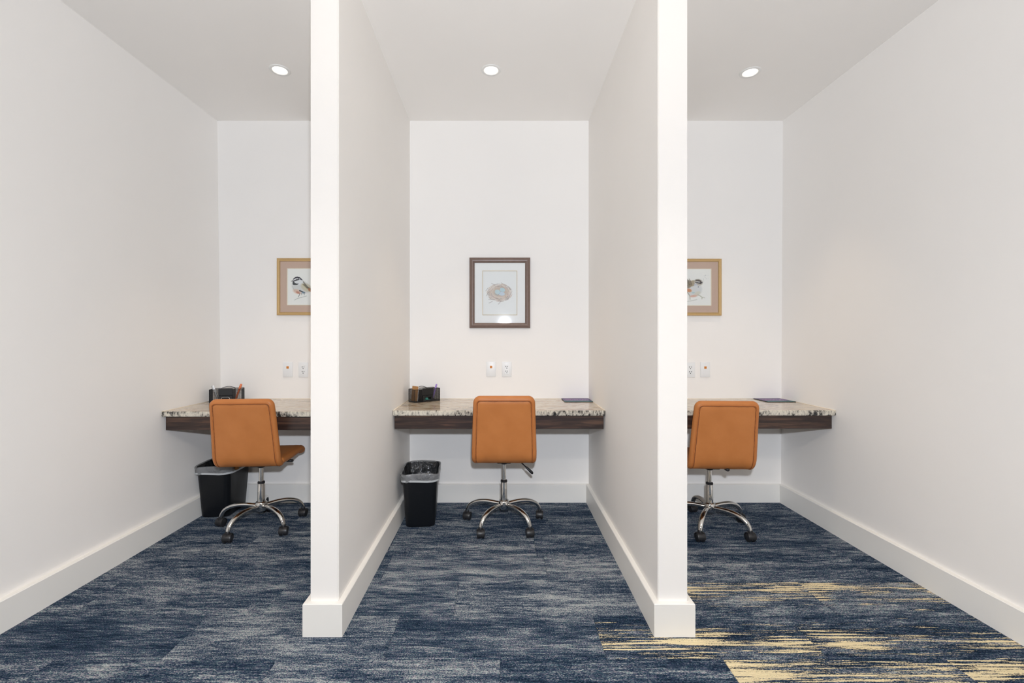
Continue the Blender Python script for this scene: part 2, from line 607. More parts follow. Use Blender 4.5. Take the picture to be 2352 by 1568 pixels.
# carpet tiles
fb = bmesh.new()
box(fb, -2.2, 2.2, Y_NEAR, Y_BACK + WT, -0.08, -0.007)
floor = tag(link('floor', fb, M_SUBFLOOR), 'dark blue streaked carpet tile floor running under all three desks', 'floor', kind='structure')
floor['seed'] = 0.5; floor['accent'] = 0.0; floor['accent_depth'] = 0.0
TW, TH = 0.80, 0.26
ROW0 = 1.632
OFFS = {0: 0.378, -1: 0.795, 1: -0.20}
ACC = {(1, 0.6): 0.62, (1, 1.4): 0.55, (0, 0.378): 0.72, (0, 1.178): 0.72, (-1, 0.795): 1.0, (-1, 1.595): 1.0}
full = None
for k in range(-12, 7):
    ya, yb = ROW0 + TH * k, ROW0 + TH * (k + 1)
    if yb < Y_NEAR + 0.05:
        continue
    yb2 = min(yb, Y_BACK)
    if yb2 - ya < 0.02:
        continue
    ofs = OFFS.get(k, rng.uniform(0, 0.8))
    x = ofs - TW * math.ceil((ofs + 2.0) / TW)
    while x < 1.99:
        xa, xb = max(x, -1.978), min(x + TW, 1.978)
        if xb - xa > 0.02:
            cut = xb - xa < TW - 1e-6 or yb2 < yb
            if cut or full is None:
                bm = bmesh.new()
                box(bm, -(xb - xa) / 2 + 0.0004, (xb - xa) / 2 - 0.0004, -(yb2 - ya) / 2 + 0.0004, (yb2 - ya) / 2 - 0.0004, -0.007, 0.0, 0.0012, 1)
                o = link('carpet_tile', bm, M_CARPET, floor)
                if not cut:
                    full = o
            else:
                o = full.copy()
                COL.objects.link(o)
            o.location = ((xa + xb) / 2, (ya + yb2) / 2, 0)
            o['seed'] = rng.random() * (0.35 if k >= 4 else 1.0)
            acc = 0.0
            for (kk, xx), v in ACC.items():
                if kk == k and abs(xx - x) < 0.05:
                    acc = v
            o['accent'] = acc
            o['accent_depth'] = {1: 2.105, 0: 1.722, -1: 1.56}.get(k, 0.0)
        x += TW

wall_piece('wall_back', 'back wall of the three cubicles behind the desks',
           [(-2.2, Y_BACK, -0.05), (2.2, Y_BACK, -0.05), (2.2, Y_BACK + WT, -0.05), (-2.2, Y_BACK + WT, -0.05),
            (-2.2, Y_BACK, H + 0.05), (2.2, Y_BACK, H + 0.05), (2.2, Y_BACK + WT, H + 0.05), (-2.2, Y_BACK + WT, H + 0.05)])
def side_wall(name, label, fx, sgn):
    a, b = fx(0), fx(H)
    pts = []
    for z, xx in ((0, a), (H, b)):
        x0, x1 = sorted((xx, xx + sgn * WT))
        pts += [(x0, Y_NEAR, z), (x1, Y_NEAR, z), (x1, Y_BACK, z), (x0, Y_BACK, z)]
    return wall_piece(name, label, pts)
side_wall('wall_left', 'plain off white side wall left of the left desk', LW, -1)
side_wall('wall_right', 'plain off white side wall right of the right desk', RW, 1)
def partition(name, label, P):
    pts = []
    for z in (0, H):
        pts += [(P[0], Y_FRONT, z), (P[1], Y_FRONT, z), (P[3], Y_BACK, z), (P[2], Y_BACK, z)]
    bm = bmesh.new()
    v, fs = hexa(bm, pts)
    es = [e for e in {e for f in fs for e in f.edges} if all(abs(q.co.y - Y_FRONT) < 1e-6 for q in e.verts) and abs(e.verts[0].co.z - e.verts[1].co.z) > 1]
    bmesh.ops.bevel(bm, geom=es, offset=0.003, segments=2, affect='EDGES')
    bmesh.ops.recalc_face_normals(bm, faces=bm.faces[:])
    return tag(link(name, bm, M_WALL), label, 'wall', kind='structure')
partition('wall_partition_left', 'white partition wall between left and middle desks', PL)
partition('wall_partition_right', 'white partition wall between middle and right desks', PR)

# ceiling with three round holes for the recessed lights
LIGHTS = [(-1.2716, 2.6106), (-0.060, 2.6106), (1.438, 2.632)]
R_HOLE = 0.047
cb = bmesh.new()
def quad(bm, x0, x1, y0, y1, z):
    bm.faces.new([bm.verts.new(p) for p in ((x0, y0, z), (x0, y1, z), (x1, y1, z), (x1, y0, z))])
ys0, ys1 = 2.46, 2.78
quad(cb, -2.2, 2.2, Y_NEAR, ys0, H)
quad(cb, -2.2, 2.2, ys1, Y_BACK + 0.02, H)
xc = -2.2
for lx, ly in LIGHTS:
    quad(cb, xc, lx - 0.16, ys0, ys1, H)
    n = 48
    ci, sq = [], []
    for k in range(n):
        a = 2 * PI * k / n
        c, s = math.cos(a), math.sin(a)
        ci.append(cb.verts.new((lx + R_HOLE * c, ly + R_HOLE * s, H)))
        m = 1 / max(abs(c), abs(s))
        yy = ly + 0.16 * s * m
        sq.append(cb.verts.new((lx + 0.16 * c * m, min(max(ys0 + (yy - (ly - 0.16)), ys0), ys1), H)))
    for k in range(n):
        cb.faces.new([sq[k], ci[k], ci[(k + 1) % n], sq[(k + 1) % n]])
    xc = lx + 0.16
quad(cb, xc, 2.2, ys0, ys1, H)
box(cb, -2.2, 2.2, Y_NEAR, Y_BACK + WT, H + 0.16, H + 0.2)
ceiling = tag(link('ceiling', cb, M_CEIL), 'smooth off white ceiling with three recessed lights', 'ceiling', kind='structure')

# baseboards
def board(name, label, pts_in, pts_out, closed=False):
    """a board along the wall line pts_in, its face along pts_out; a small eased top edge"""
    bm = bmesh.new()
    e = 0.003
    rows = []
    for (xi, yi), (xo, yo) in zip(pts_in, pts_out):
        d = Vector((xi - xo, yi - yo, 0))
        d.normalize()
        rows.append([bm.verts.new(p) for p in ((xo, yo, 0.0), (xo, yo, BB_H - e), (xo + d.x * e, yo + d.y * e, BB_H), (xi, yi, BB_H), (xi, yi, 0.0))])
    for a, b in zip(rows, rows[1:]):
        for k in range(5):
            bm.faces.new([a[k], a[(k + 1) % 5], b[(k + 1) % 5], b[k]])
    bm.faces.new(rows[0]); bm.faces.new(list(reversed(rows[-1])))
    bmesh.ops.recalc_face_normals(bm, faces=bm.faces[:])
    return tag(link(name, bm, M_TRIM), label, 'baseboard', kind='structure')
T = BB_T
lw0, rw0 = LW(0), RW(0)
board('baseboard_left', 'long painted baseboard along the left side wall', [(lw0 - 0.002, Y_NEAR), (lw0 - 0.002, Y_BACK)], [(lw0 + T + .004, Y_NEAR), (lw0 + T + .004, Y_BACK)])
board('baseboard_right', 'long painted baseboard along the right side wall', [(rw0 + 0.002, Y_NEAR), (rw0 + 0.002, Y_BACK)], [(rw0 - T, Y_NEAR), (rw0 - T, Y_BACK)])
for nm, lb, P in (('baseboard_partition_left', 'baseboard wrapped round the partition between left and middle desks', PL),
                  ('baseboard_partition_right', 'baseboard wrapped round the partition between middle and right desks', PR)):
    board(nm, lb, [(P[2], Y_BACK), (P[0], Y_FRONT), (P[1], Y_FRONT), (P[3], Y_BACK)],
          [(P[2] - T, Y_BACK), (P[0] - T, Y_FRONT - T), (P[1] + T, Y_FRONT - T), (P[3] + T, Y_BACK)])
for i, (xa, xb, lb) in enumerate(((lw0 + T + .004, PL[2] - T, 'short baseboard on back wall under the left desk'),
                                  (PL[3] + T, PR[2] - T, 'short baseboard on back wall under the middle desk'),
                                  (PR[3] + T, rw0 - T, 'short baseboard on back wall under the right desk'))):
    board('baseboard_back', lb, [(xa, Y_BACK), (xb, Y_BACK)], [(xa, Y_BACK - T), (xb, Y_BACK - T)])

# ------------------------------------------------------------------ recessed ceiling lights
def downlight(x, y, label):
    t = tag(empty('recessed_light', (x, y, H)), label, 'ceiling light', 'recessed lights in the ceiling')
    bm = bmesh.new()
    lathe(bm, [(0.0405, 0.004), (0.0405, -0.001), (0.042, -0.0045), (0.0455, -0.0055), (0.0475, -0.004), (0.0495, -0.0045), (0.054, -0.0042), (0.0568, -0.002), (0.0572, 0.0)], 48)
    link('trim_ring', bm, M_WHITE, t, smooth=True)
    bm = bmesh.new()
    lathe(bm, [(0.0404, 0.003), (0.0398, 0.012), (0.0365, 0.022), (0.034, 0.050)], 48)
    link('reflector', bm, M_REFL, t, smooth=True)
    bm = bmesh.new()
    lathe(bm, [(0.0362, 0.0225), (0.03, 0.0195), (0.018, 0.0178), (0.006, 0.017), (0.0005, 0.017)], 40)
    link('lamp_lens', bm, M_LAMP, t, smooth=True)
    bm = bmesh.new()
    lathe(bm, [(0.0465, 0.0), (0.050, 0.002), (0.050, 0.09), (0.0005, 0.09)], 32)
    link('housing', bm, M_WHITE, t, smooth=40)
    ld = bpy.data.lights.new('recessed_light_lamp', 'SPOT')
    ld.spot_size = math.radians(66)
    ld.spot_blend = 0.8
    ld.shadow_soft_size = 0.035
    ld.energy = DOWN_W
    ld.color = DOWN_COL
    lo = bpy.data.objects.new('recessed_light_lamp', ld)
    lo.location = (0, 0, -0.008)
    lo.parent = t
    COL.objects.link(lo)
    return t
downlight(*LIGHTS[0], 'lit round recessed light in ceiling above the left desk')
downlight(*LIGHTS[1], 'lit round recessed light in ceiling above the middle desk')
downlight(*LIGHTS[2], 'lit round recessed light in ceiling above the right desk')

# ------------------------------------------------------------------ wall-hung desks
DZ = 0.7268
SL = 0.030
def desk(xa0, xa1, xb0, xb1, yf, label):
    """slab from the wall to yf; xa = ends at the front, xb = ends at the wall"""
    cx = (xa0 + xa1) / 2
    t = tag(empty('wall_desk', (cx, Y_BACK, DZ - SL)), label, 'desk', 'wall hung granite desks')
    def L_(p):
        return (p[0] - cx, p[1] - Y_BACK, p[2] - (DZ - SL))
    bm = bmesh.new()
    g = 0.003
    pts = [(xa0 + g, yf, DZ - SL), (xa1 - g, yf, DZ - SL), (xb1 - g, Y_BACK - 0.001, DZ - SL), (xb0 + g, Y_BACK - 0.001, DZ - SL)]
    v, fs = hexa(bm, [L_(p) for p in pts] + [L_((p[0], p[1], DZ)) for p in pts])
    es = [e for e in {e for f in fs for e in f.edges} if all(abs(q.co.y - (yf - Y_BACK)) < 1e-6 for q in e.verts) and abs(e.verts[0].co.z - e.verts[1].co.z) < 1e-6]
    bmesh.ops.bevel(bm, geom=es, offset=0.004, segments=3, affect='EDGES')
    bmesh.ops.recalc_face_normals(bm, faces=bm.faces[:])
    for f in bm.faces:
        if f.normal.y < -0.6:
            f.material_index = 1
    link('granite_top', bm, [M_GRANITE, M_GEDGE], t)
    ya = yf + 0.028
    tt = (ya - yf) / (Y_BACK - yf)
    x0 = xa0 + (xb0 - xa0) * tt + 0.006
    x1 = xa1 + (xb1 - xa1) * tt - 0.006
    bm = bmesh.new()
    box(bm, x0 - cx, x1 - cx, ya - Y_BACK, ya + 0.02 - Y_BACK, -0.083, -0.0005, 0.0015, 1)
    link('apron', bm, M_WOOD, t)
    # cleats that carry the top along the walls
    bm = bmesh.new()
    box(bm, x0 - cx, x1 - cx, -0.022, -0.001, -0.06, -0.0005)
    link('rear_cleat', bm, M_WOOD, t)
    # caulk bead where the stone meets the walls
    for (p, q) in (((xa0 + g, yf + .004), (xb0 + g, Y_BACK - .002)), ((xa1 - g, yf + .004), (xb1 - g, Y_BACK - .002)), ((xb0 + g, Y_BACK - .002), (xb1 - g, Y_BACK - .002))):
        bm = bmesh.new()
        tube(bm, [L_((p[0], p[1], DZ)), L_((q[0], q[1], DZ))], 0.0026, 8)
        link('caulk_bead', bm, M_CAULK, t, smooth=True)
    return t
YF_L, YF_C, YF_R = 2.648, 2.684, 2.690
desk(LW(DZ) + 0.004, ypart(0, YF_L, PL), LW(DZ) + 0.004, PL[2], YF_L, 'granite topped wall desk in the left cubicle with dark vein at corner')
desk(ypart(1, YF_C, PL), ypart(0, YF_C, PR), PL[3], PR[2], YF_C, 'granite topped wall desk in the middle cubicle')
desk(ypart(1, YF_R, PR), RW(DZ), PR[3], RW(DZ), YF_R, 'granite topped wall desk in the right cubicle')

# ------------------------------------------------------------------ task chairs
def bezier(p0, p1, p2, p3, n):
    out = []
    for i in range(n + 1):
        t = i / n
        out.append(Vector(p0) * (1 - t) ** 3 + 3 * Vector(p1) * t * (1 - t) ** 2 + 3 * Vector(p2) * t * t * (1 - t) + Vector(p3) * t ** 3)
    return out

def curve_map(poly):
    """arc-length lookup along a (y, z) polyline: s in metres from the start -> point, normal"""
    P = [Vector((0, p[1], p[2])) for p in poly]
    acc = [0.0]
    for a, b in zip(P, P[1:]):
        acc.append(acc[-1] + (b - a).length)
    def f(s):
        s = min(max(s, 0), acc[-1])
        i = 0
        while i < len(acc) - 2 and acc[i + 1] < s:
            i += 1
        t = (s - acc[i]) / max(acc[i + 1] - acc[i], 1e-9)
        p = P[i].lerp(P[i + 1], t)
        # smooth tangent
        t0 = (P[min(i + 1, len(P) - 1)] - P[max(i - 1, 0)])
        t1 = (P[min(i + 2, len(P) - 1)] - P[i])
        tg = t0.lerp(t1, t).normalized()
        return p, Vector((0, -tg.z, tg.y))
    return f, acc[-1]

def make_chair(label):
    t = tag(empty('task_chair', (0, 0, 0)), label, 'chair', 'tan leather task chairs at the desks')
    # --- backrest: local +y is the way the chair faces; profile from the tuck under the seat up to the top
    prof = bezier((0, -0.105, 0.437), (0, -0.15, 0.437), (0, -0.170, 0.440), (0, -0.182, 0.490), 14)
    prof += bezier((0, -0.182, 0.490), (0, -0.192, 0.545), (0, -0.215, 0.70), (0, -0.243, 0.826), 18)[1:]
    f, Lb = curve_map(prof)
    def bmap(u, v, n):
        s = v + Lb / 2
        p, nn = f(s)
        k = s / Lb
        wd = 1.0 - 0.075 * max(0, (k - 0.25) / 0.75)
        return Vector((u * wd, p.y - 0.0, p.z)) + nn * n
    WB = 0.378
    bm = bmesh.new()
    pad(bm, WB, Lb, 0.040, 0.042, bmap, crown=0.004, groove=(0.026, 0.0035), ns=(40, 12))
    back = link('backrest', bm, M_LEATHER, t, smooth=True)
    # cord piping and stitched seam on the rear face and on the front face
    for s in (1, -1):
        pts = rr_points(WB - 2 * 0.026, Lb - 2 * 0.026, 0.020, 6, (40, 10))
        loop = [bmap(u, v, s * 0.0195) for u, v in pts]
        loop = loop + [loop[0]]
        bm = bmesh.new()
        rs = random.Random(11)
        loop = [q + Vector((rs.uniform(-.0007, .0007), 0, rs.uniform(-.0007, .0007))) for q in loop[:-1]]
        loop.append(loop[0])
        tube(bm, loop, [0.0016 + 0.0014 * rs.random() for _ in loop], 6, cap=False)
        tag(link('seam', bm, M_SEAM, back, smooth=True), 'dark stitched seam line')
        pts = rr_points(WB - 2 * 0.0195, Lb - 2 * 0.0195, 0.024, 6, (40, 10))
        loop = [bmap(u, v, s * 0.0198) for u, v in pts]
        loop = loop + [loop[0]]
        bm = bmesh.new()
        tube(bm, loop, 0.0028, 6, cap=False)
        link('piping', bm, M_PIPING, back, smooth=True)
    # --- seat with waterfall front
    sp = bezier((0, -0.165, 0.452), (0, -0.05, 0.440), (0, 0.05, 0.448), (0, 0.150, 0.450), 16)
    sp += bezier((0, 0.150, 0.450), (0, 0.185, 0.450), (0, 0.203, 0.438), (0, 0.208, 0.408), 8)[1:]
    g, Ls = curve_map(sp)
    def smap(u, v, n):
        s = v + Ls / 2
        p, nn = g(s)
        return Vector((u, p.y, p.z)) + nn * n
    bm = bmesh.new()
    pad(bm, 0.385, Ls, 0.035, 0.040, smap, crown=0.006, groove=(0.026, 0.003), ns=(34, 12))
    seat = link('seat', bm, M_LEATHER, t, smooth=True)
    pts = rr_points(0.385 - 0.04, Ls - 0.04, 0.022, 6, (34, 10))
    loop = [smap(u, v, 0.0185) for u, v in pts]
    bm = bmesh.new()
    tube(bm, loop + [loop[0]], 0.0024, 6, cap=False)
    link('piping', bm, M_PIPING, seat, smooth=True)
    # --- mechanism under the seat
    bm = bmesh.new()
    box(bm, -0.075, 0.075, -0.10, 0.11, 0.409, 0.424, 0.003, 2)
    box(bm, -0.045, 0.045, -0.055, 0.065, 0.388, 0.412, 0.008, 2)
    lathe(bm, [(0.024, 0.392), (0.022, 0.378), (0.0165, 0.374)], 24, close=True)
    mech = link('seat_plate', bm, M_BLACK, t, smooth=35)
    bm = bmesh.new()
    tube(bm, [(0.03, 0.0, 0.398), (0.075, 0.0, 0.396), (0.105, -0.002, 0.385), (0.140, -0.004, 0.352)], 0.004, 10)
    lev = link('height_lever', bm, M_BLACK, t, smooth=True)
    bm = bmesh.new()
    tube(bm, [(0.135, -0.004, 0.357), (0.142, -0.004, 0.351), (0.160, -0.005, 0.334), (0.174, -0.006, 0.320), (0.179, -0.006, 0.315)], [0.005, 0.009, 0.0115, 0.011, 0.006], 12, flat=0.8)
    link('lever_paddle', bm, M_BLACK, lev, smooth=True)
    # --- gas lift
    bm = bmesh.new()
    lathe(bm, [(0.0125, 0.262), (0.0125, 0.395)], 24, close=True)
    link('gas_lift', bm, M_CHROME, t, smooth=40)
    bm = bmesh.new()
    lathe(bm, [(0.0225, 0.130), (0.0215, 0.150), (0.0200, 0.262), (0.0185, 0.268)], 28, close=True)
    sl = link('lift_sleeve', bm, M_CHROME, t, smooth=40)
    bm = bmesh.new()
    lathe(bm, [(0.0190, 0.262), (0.0208, 0.264), (0.0208, 0.273), (0.0145, 0.277), (0.013, 0.277)], 28, close=True)
    tag(link('lift_collar', bm, M_BLACK, sl, smooth=40), 'black collar on top of the chrome sleeve')
    # --- five-star base
    bm = bmesh.new()
    lathe(bm, [(0.014, 0.092), (0.024, 0.095), (0.031, 0.104), (0.034, 0.122), (0.034, 0.143), (0.030, 0.151), (0.0235, 0.154)], 32, close=True)
    link('base_hub', bm, M_CHROME, t, smooth=50)
    R = 0.243
    base = empty('temp', (0, 0, 0))
    bpy.data.objects.remove(base)
    leg0 = cast0 = None
    for k in range(5):
        a = -PI / 2 + PI / 5 + 2 * PI * k / 5
        if leg0 is None:
            bm = bmesh.new()
            pts = bezier((0.020, 0, 0.126), (0.095, 0, 0.137), (0.172, 0, 0.140), (0.216, 0, 0.105), 16)
            pts += bezier((0.216, 0, 0.105), (0.228, 0, 0.095), (0.237, 0, 0.082), (R - 0.001, 0, 0.063), 6)[1:]
            n = len(pts)
            rad = [0.0128 + 0.0024 * math.sin(PI * i / (n - 1)) for i in range(n)]
            tube(bm, pts, rad, 16, flat=0.82)
            leg = link('leg', bm, M_CHROME, t, smooth=50)
            leg0 = leg
            # caster: hood is the part, two wheels and the stem its sub-parts
            bm = bmesh.new()
            # hood arc over the wheels
            segs = 12
            prev = None
            for i in range(segs + 1):
                b = math.radians(-25 + 215 * i / segs)
                ro, ri = 0.0275, 0.0235
                ring = [bm.verts.new((x_, r_ * math.cos(b), 0.0265 + r_ * math.sin(b))) for x_, r_ in ((-0.0225, ro * 0.93), (-0.018, ro), (0.018, ro), (0.0225, ro * 0.93), (0.0225, ri), (-0.0225, ri))]
                if prev:
                    for j in range(6):
                        bm.faces.new([prev[j], prev[(j + 1) % 6], ring[(j + 1) % 6], ring[j]])
                else:
                    bm.faces.new(list(reversed(ring)))
                prev = ring
            bm.faces.new(prev)
            box(bm, -0.004, 0.004, -0.020, 0.020, 0.012, 0.048)
            lathe(bm, [(0.012, 0.050), (0.0125, 0.062), (0.0095, 0.067)], 16, close=True)
            cast = link('caster', bm, M_BLACK, t, smooth=40)
            cast0 = cast
            for s in (-1, 1):
                bm = bmesh.new()
                Mx = Matrix.Translation((s * 0.0135, 0, 0.0235)) @ Matrix.Rotation(PI / 2, 4, 'Y')
                lathe(bm, [(0.004, -0.0085), (0.0195, -0.0085), (0.0232, -0.006), (0.0235, 0.0), (0.0232, 0.006), (0.0195, 0.0085), (0.004, 0.0085)], 24, M=Mx, close=True)
                link('wheel', bm, M_BLACK, cast, smooth=40)
        else:
            leg = leg0.copy(); COL.objects.link(leg); leg.parent = t
            cast = copy_tree(cast0, t)
        leg.rotation_euler = (0, 0, a)
        cast.location = (R * math.cos(a), R * math.sin(a), 0)
        cast.rotation_euler = (0, 0, (0.12, -0.12, 0.2, -0.25, 0.1)[k])
    return t

def place_chair(c, x, y, rz, base_rot, dz, label):
    c.location = (x, y, 0)
    c.rotation_euler = (0, 0, rz)
    c['label'] = label
    for ch in c.children:
        nm = ch.name.split('.')[0]
        if nm == 'leg':
            ch.rotation_euler.z += base_rot
        elif nm == 'caster':
            ch.location = Matrix.Rotation(base_rot, 3, 'Z') @ ch.location
        elif nm not in ('base_hub', 'lift_sleeve'):
            ch.location.z += dz
    return c
c_mid = make_chair('x')
c_left = copy_tree(c_mid)
c_right = copy_tree(c_mid)
bm = bmesh.new()
tube(bm, [(0.03, 0.0, 0.398), (0.09, 0.0, 0.397), (0.140, 0.0, 0.396)], 0.004, 10)
lever_flat = link('height_lever', bm, M_BLACK)
bm = bmesh.new()
tube(bm, [(0.132, 0.0, 0.396), (0.142, 0.0, 0.396), (0.160, 0.0, 0.395), (0.176, 0.0, 0.393), (0.181, 0.0, 0.393)], [0.005, 0.009, 0.0115, 0.011, 0.006], 12, flat=0.8)
paddle_flat = link('lever_paddle', bm, M_BLACK)
for m_ in (lever_flat.data, paddle_flat.data):
    m_.shade_smooth()
for c, turn, up in ((c_left, 25, 0), (c_right, -78, 0.028)):      # these two levers are pushed in, level under the seat
    for ch in c.children:
        if ch.name.startswith('height_lever'):
            ch.data = lever_flat.data
            ch.rotation_euler = (0, 0, math.radians(turn))
            ch.location.z += up
            ch.children[0].data = paddle_flat.data
for o in (lever_flat, paddle_flat):
    bpy.data.objects.remove(o)
place_chair(c_mid, 0.015, 2.828, 0.0, math.radians(2), 0.0, 'tan leather task chair at the middle desk with lever pointing right')
place_chair(c_left, -1.478, 2.800, math.radians(4), math.radians(2 + 18 - 4), -0.014, 'tan leather task chair at the left desk in front of a wastebasket')
place_chair(c_right, 1.270, 2.780, math.radians(-3), math.radians(3), -0.022, 'tan leather task chair at the right desk partly behind the partition')

# ------------------------------------------------------------------ wastebaskets
def make_bin(label):
    t = tag(empty('wastebasket', (0, 0, 0)), label, 'wastebasket', 'black wastebaskets under the desks')
    hgt = 0.315
    def sec(z, grow=0.0):
        k = z / hgt
        return rr_points(0.176 + 0.040 * k + grow, 0.240 + 0.052 * k + grow, 0.030 + 0.008 * k, 6, (6, 5))
    bm = bmesh.new()
    rows = []
    zs = [(0.0, -0.012), (0.004, -0.002), (0.010, 0.0), (0.08, 0), (0.16, 0), (0.24, 0), (0.292, 0), (0.292, 0.008), (0.312, 0.012), (0.315, 0.010), (0.315, 0.004), (0.290, -0.004), (0.16, -0.005), (0.006, -0.010)]
    for z, gr in zs:
        rows.append([bm.verts.new((u, v, z)) for u, v in sec(z, gr)])
    for a, b in zip(rows, rows[1:]):
        n = len(a)
        for k in range(n):
            bm.faces.new([a[k], a[(k + 1) % n], b[(k + 1) % n], b[k]])
    bm.faces.new(list(reversed(rows[0])))
    bm.faces.new(rows[-1])
    bmesh.ops.recalc_face_normals(bm, faces=bm.faces[:])
    body = link('bin_body', bm, M_BIN, t, smooth=40)
    # faint moulded lines on the front
    for i, (wd, z) in enumerate(((0.040, 0.215), (0.030, 0.205), (0.036, 0.195))):
        bm = bmesh.new()
        yy = -(0.240 + 0.052 * z / hgt) / 2
        box(bm, -wd / 2 - 0.006, wd / 2 - 0.006, yy - 0.0006, yy + 0.002, z, z + 0.003)
        link('moulded_mark', bm, M_BIN, body)
    # liner folded over the rim and hanging inside in soft folds
    bm = bmesh.new()
    r2 = random.Random(4)
    rows = []
    lay = [(0.276, 0.016, 0.003), (0.284, 0.018, 0.003), (0.298, 0.019, 0.002), (0.314, 0.020, 0.002), (0.320, 0.012, 0.002), (0.316, 0.000, 0.003),
           (0.295, -0.012, 0.006), (0.262, -0.022, 0.010), (0.215, -0.030, 0.014), (0.165, -0.045, 0.016), (0.11, -0.06, 0.016), (0.06, -0.08, 0.012)]
    ph = [r2.uniform(0, 6.28) for _ in range(8)]
    for j, (z, gr, amp) in enumerate(lay):
        pts = sec(min(z, hgt), gr)
        ring = []
        n = len(pts)
        for k, (u, v) in enumerate(pts):
            a = 2 * PI * k / n
            wv = math.sin(a * 9 + ph[0]) * 0.5 + math.sin(a * 17 + ph[1] + j * 0.35) * 0.35 + math.sin(a * 5 + ph[2] + j * 0.2) * 0.3
            l = math.hypot(u, v)
            q = 1 + amp * wv / l
            dz = (0.004 * math.sin(a * 3 + ph[3]) + 0.004 * math.sin(a * 11 + ph[4])) if j in (0, 1) else 0.004 * math.sin(a * 4 + ph[5]) * (j in (3, 4, 5))
            ring.append(bm.verts.new((u * q, v * q, z + dz)))
        rows.append(ring)
    cf = bmesh.new()
    crow = [[cf.verts.new(v.co) for v in r] for r in rows[:6]]
    for bmx, rr in ((bm, rows[5:]), (cf, crow)):
        for a, b in zip(rr, rr[1:]):
            n = len(a)
            for k in range(n):
                bmx.faces.new([a[k], a[(k + 1) % n], b[(k + 1) % n], b[k]])
        bmesh.ops.recalc_face_normals(bmx, faces=bmx.faces[:])
    bmesh.ops.delete(bm, geom=[v for v in bm.verts if not v.link_faces], context='VERTS')
    tag(link('liner', bm, M_LINER, t, smooth=True), 'glossy see-through bag inside the bin')
    tag(link('liner_cuff', cf, M_CUFF, t, smooth=True), 'translucent grey bag folded over the rim')
    # lower hem of the folded bag
    bm = bmesh.new()
    pts = sec(0.266, 0.0190)
    n = len(pts)
    rows = [[bm.verts.new((u * k, v * k, z + 0.003 * math.sin(i * 0.5))) for i, (u, v) in enumerate(pts)] for z, k in ((0.269, 0.990), (0.276, 1.012), (0.281, 1.008))]
    for a, b in zip(rows, rows[1:]):
        for k in range(n):
            bm.faces.new([a[k], a[(k + 1) % n], b[(k + 1) % n], b[k]])
    bmesh.ops.recalc_face_normals(bm, faces=bm.faces[:])
    tag(link('liner_hem', bm, M_GREYPLASTIC, t, smooth=True), 'pale hem of the bag')
    return t
b_mid = make_bin('x')
b_mid.scale = (1, 1, 1.045)
b_left = copy_tree(b_mid)
b_mid.location = (-0.508, 2.898, 0); b_mid.rotation_euler = (0, 0, math.radians(5))
b_mid['label'] = 'black wastebasket with bag under the middle desk by the partition'
b_left.location = (-1.858, 3.052, 0); b_left.rotation_euler = (0, 0, math.radians(3))
b_left['label'] = 'black wastebasket with bag in the corner behind the left chair'
bm = bmesh.new()
for i in range(5):
    pass
vs = [[bm.verts.new((0.020 * (i - 2) / 2 + 0.004 * math.sin(j), 0.012 * math.sin(i * 1.3 + j * 0.6), -0.012 * j + 0.004 * math.cos(i * 2.0 + j))) for i in range(5)] for j in range(4)]
for a, b in zip(vs, vs[1:]):
    for k in range(4):
        bm.faces.new([a[k], a[k + 1], b[k + 1], b[k]])
bmesh.ops.solidify(bm, geom=bm.faces[:], thickness=0.0012)
tag(link('paper_scrap', bm, M_KRAFT, None, smooth=True, loc=(-1.735, 2.965, 0.338)), 'crumpled tan paper scrap poking over the left wastebasket rim', 'paper')

# ------------------------------------------------------------------ mesh desk organisers
def grid_panel(bm, x0, x1, z0, z1, y, step=0.0050, r=0.00048):
    n = max(2, int(round((x1 - x0) / step)))
    for i in range(n + 1):
        x = x0 + (x1 - x0) * i / n
        box(bm, x - r, x + r, y - r, y + r, z0, z1)
    m = max(2, int(round((z1 - z0) / step)))
    for j in range(m + 1):
        z = z0 + (z1 - z0) * j / m
        box(bm, x0, x1, y - r, y + r, z - r, z + r)

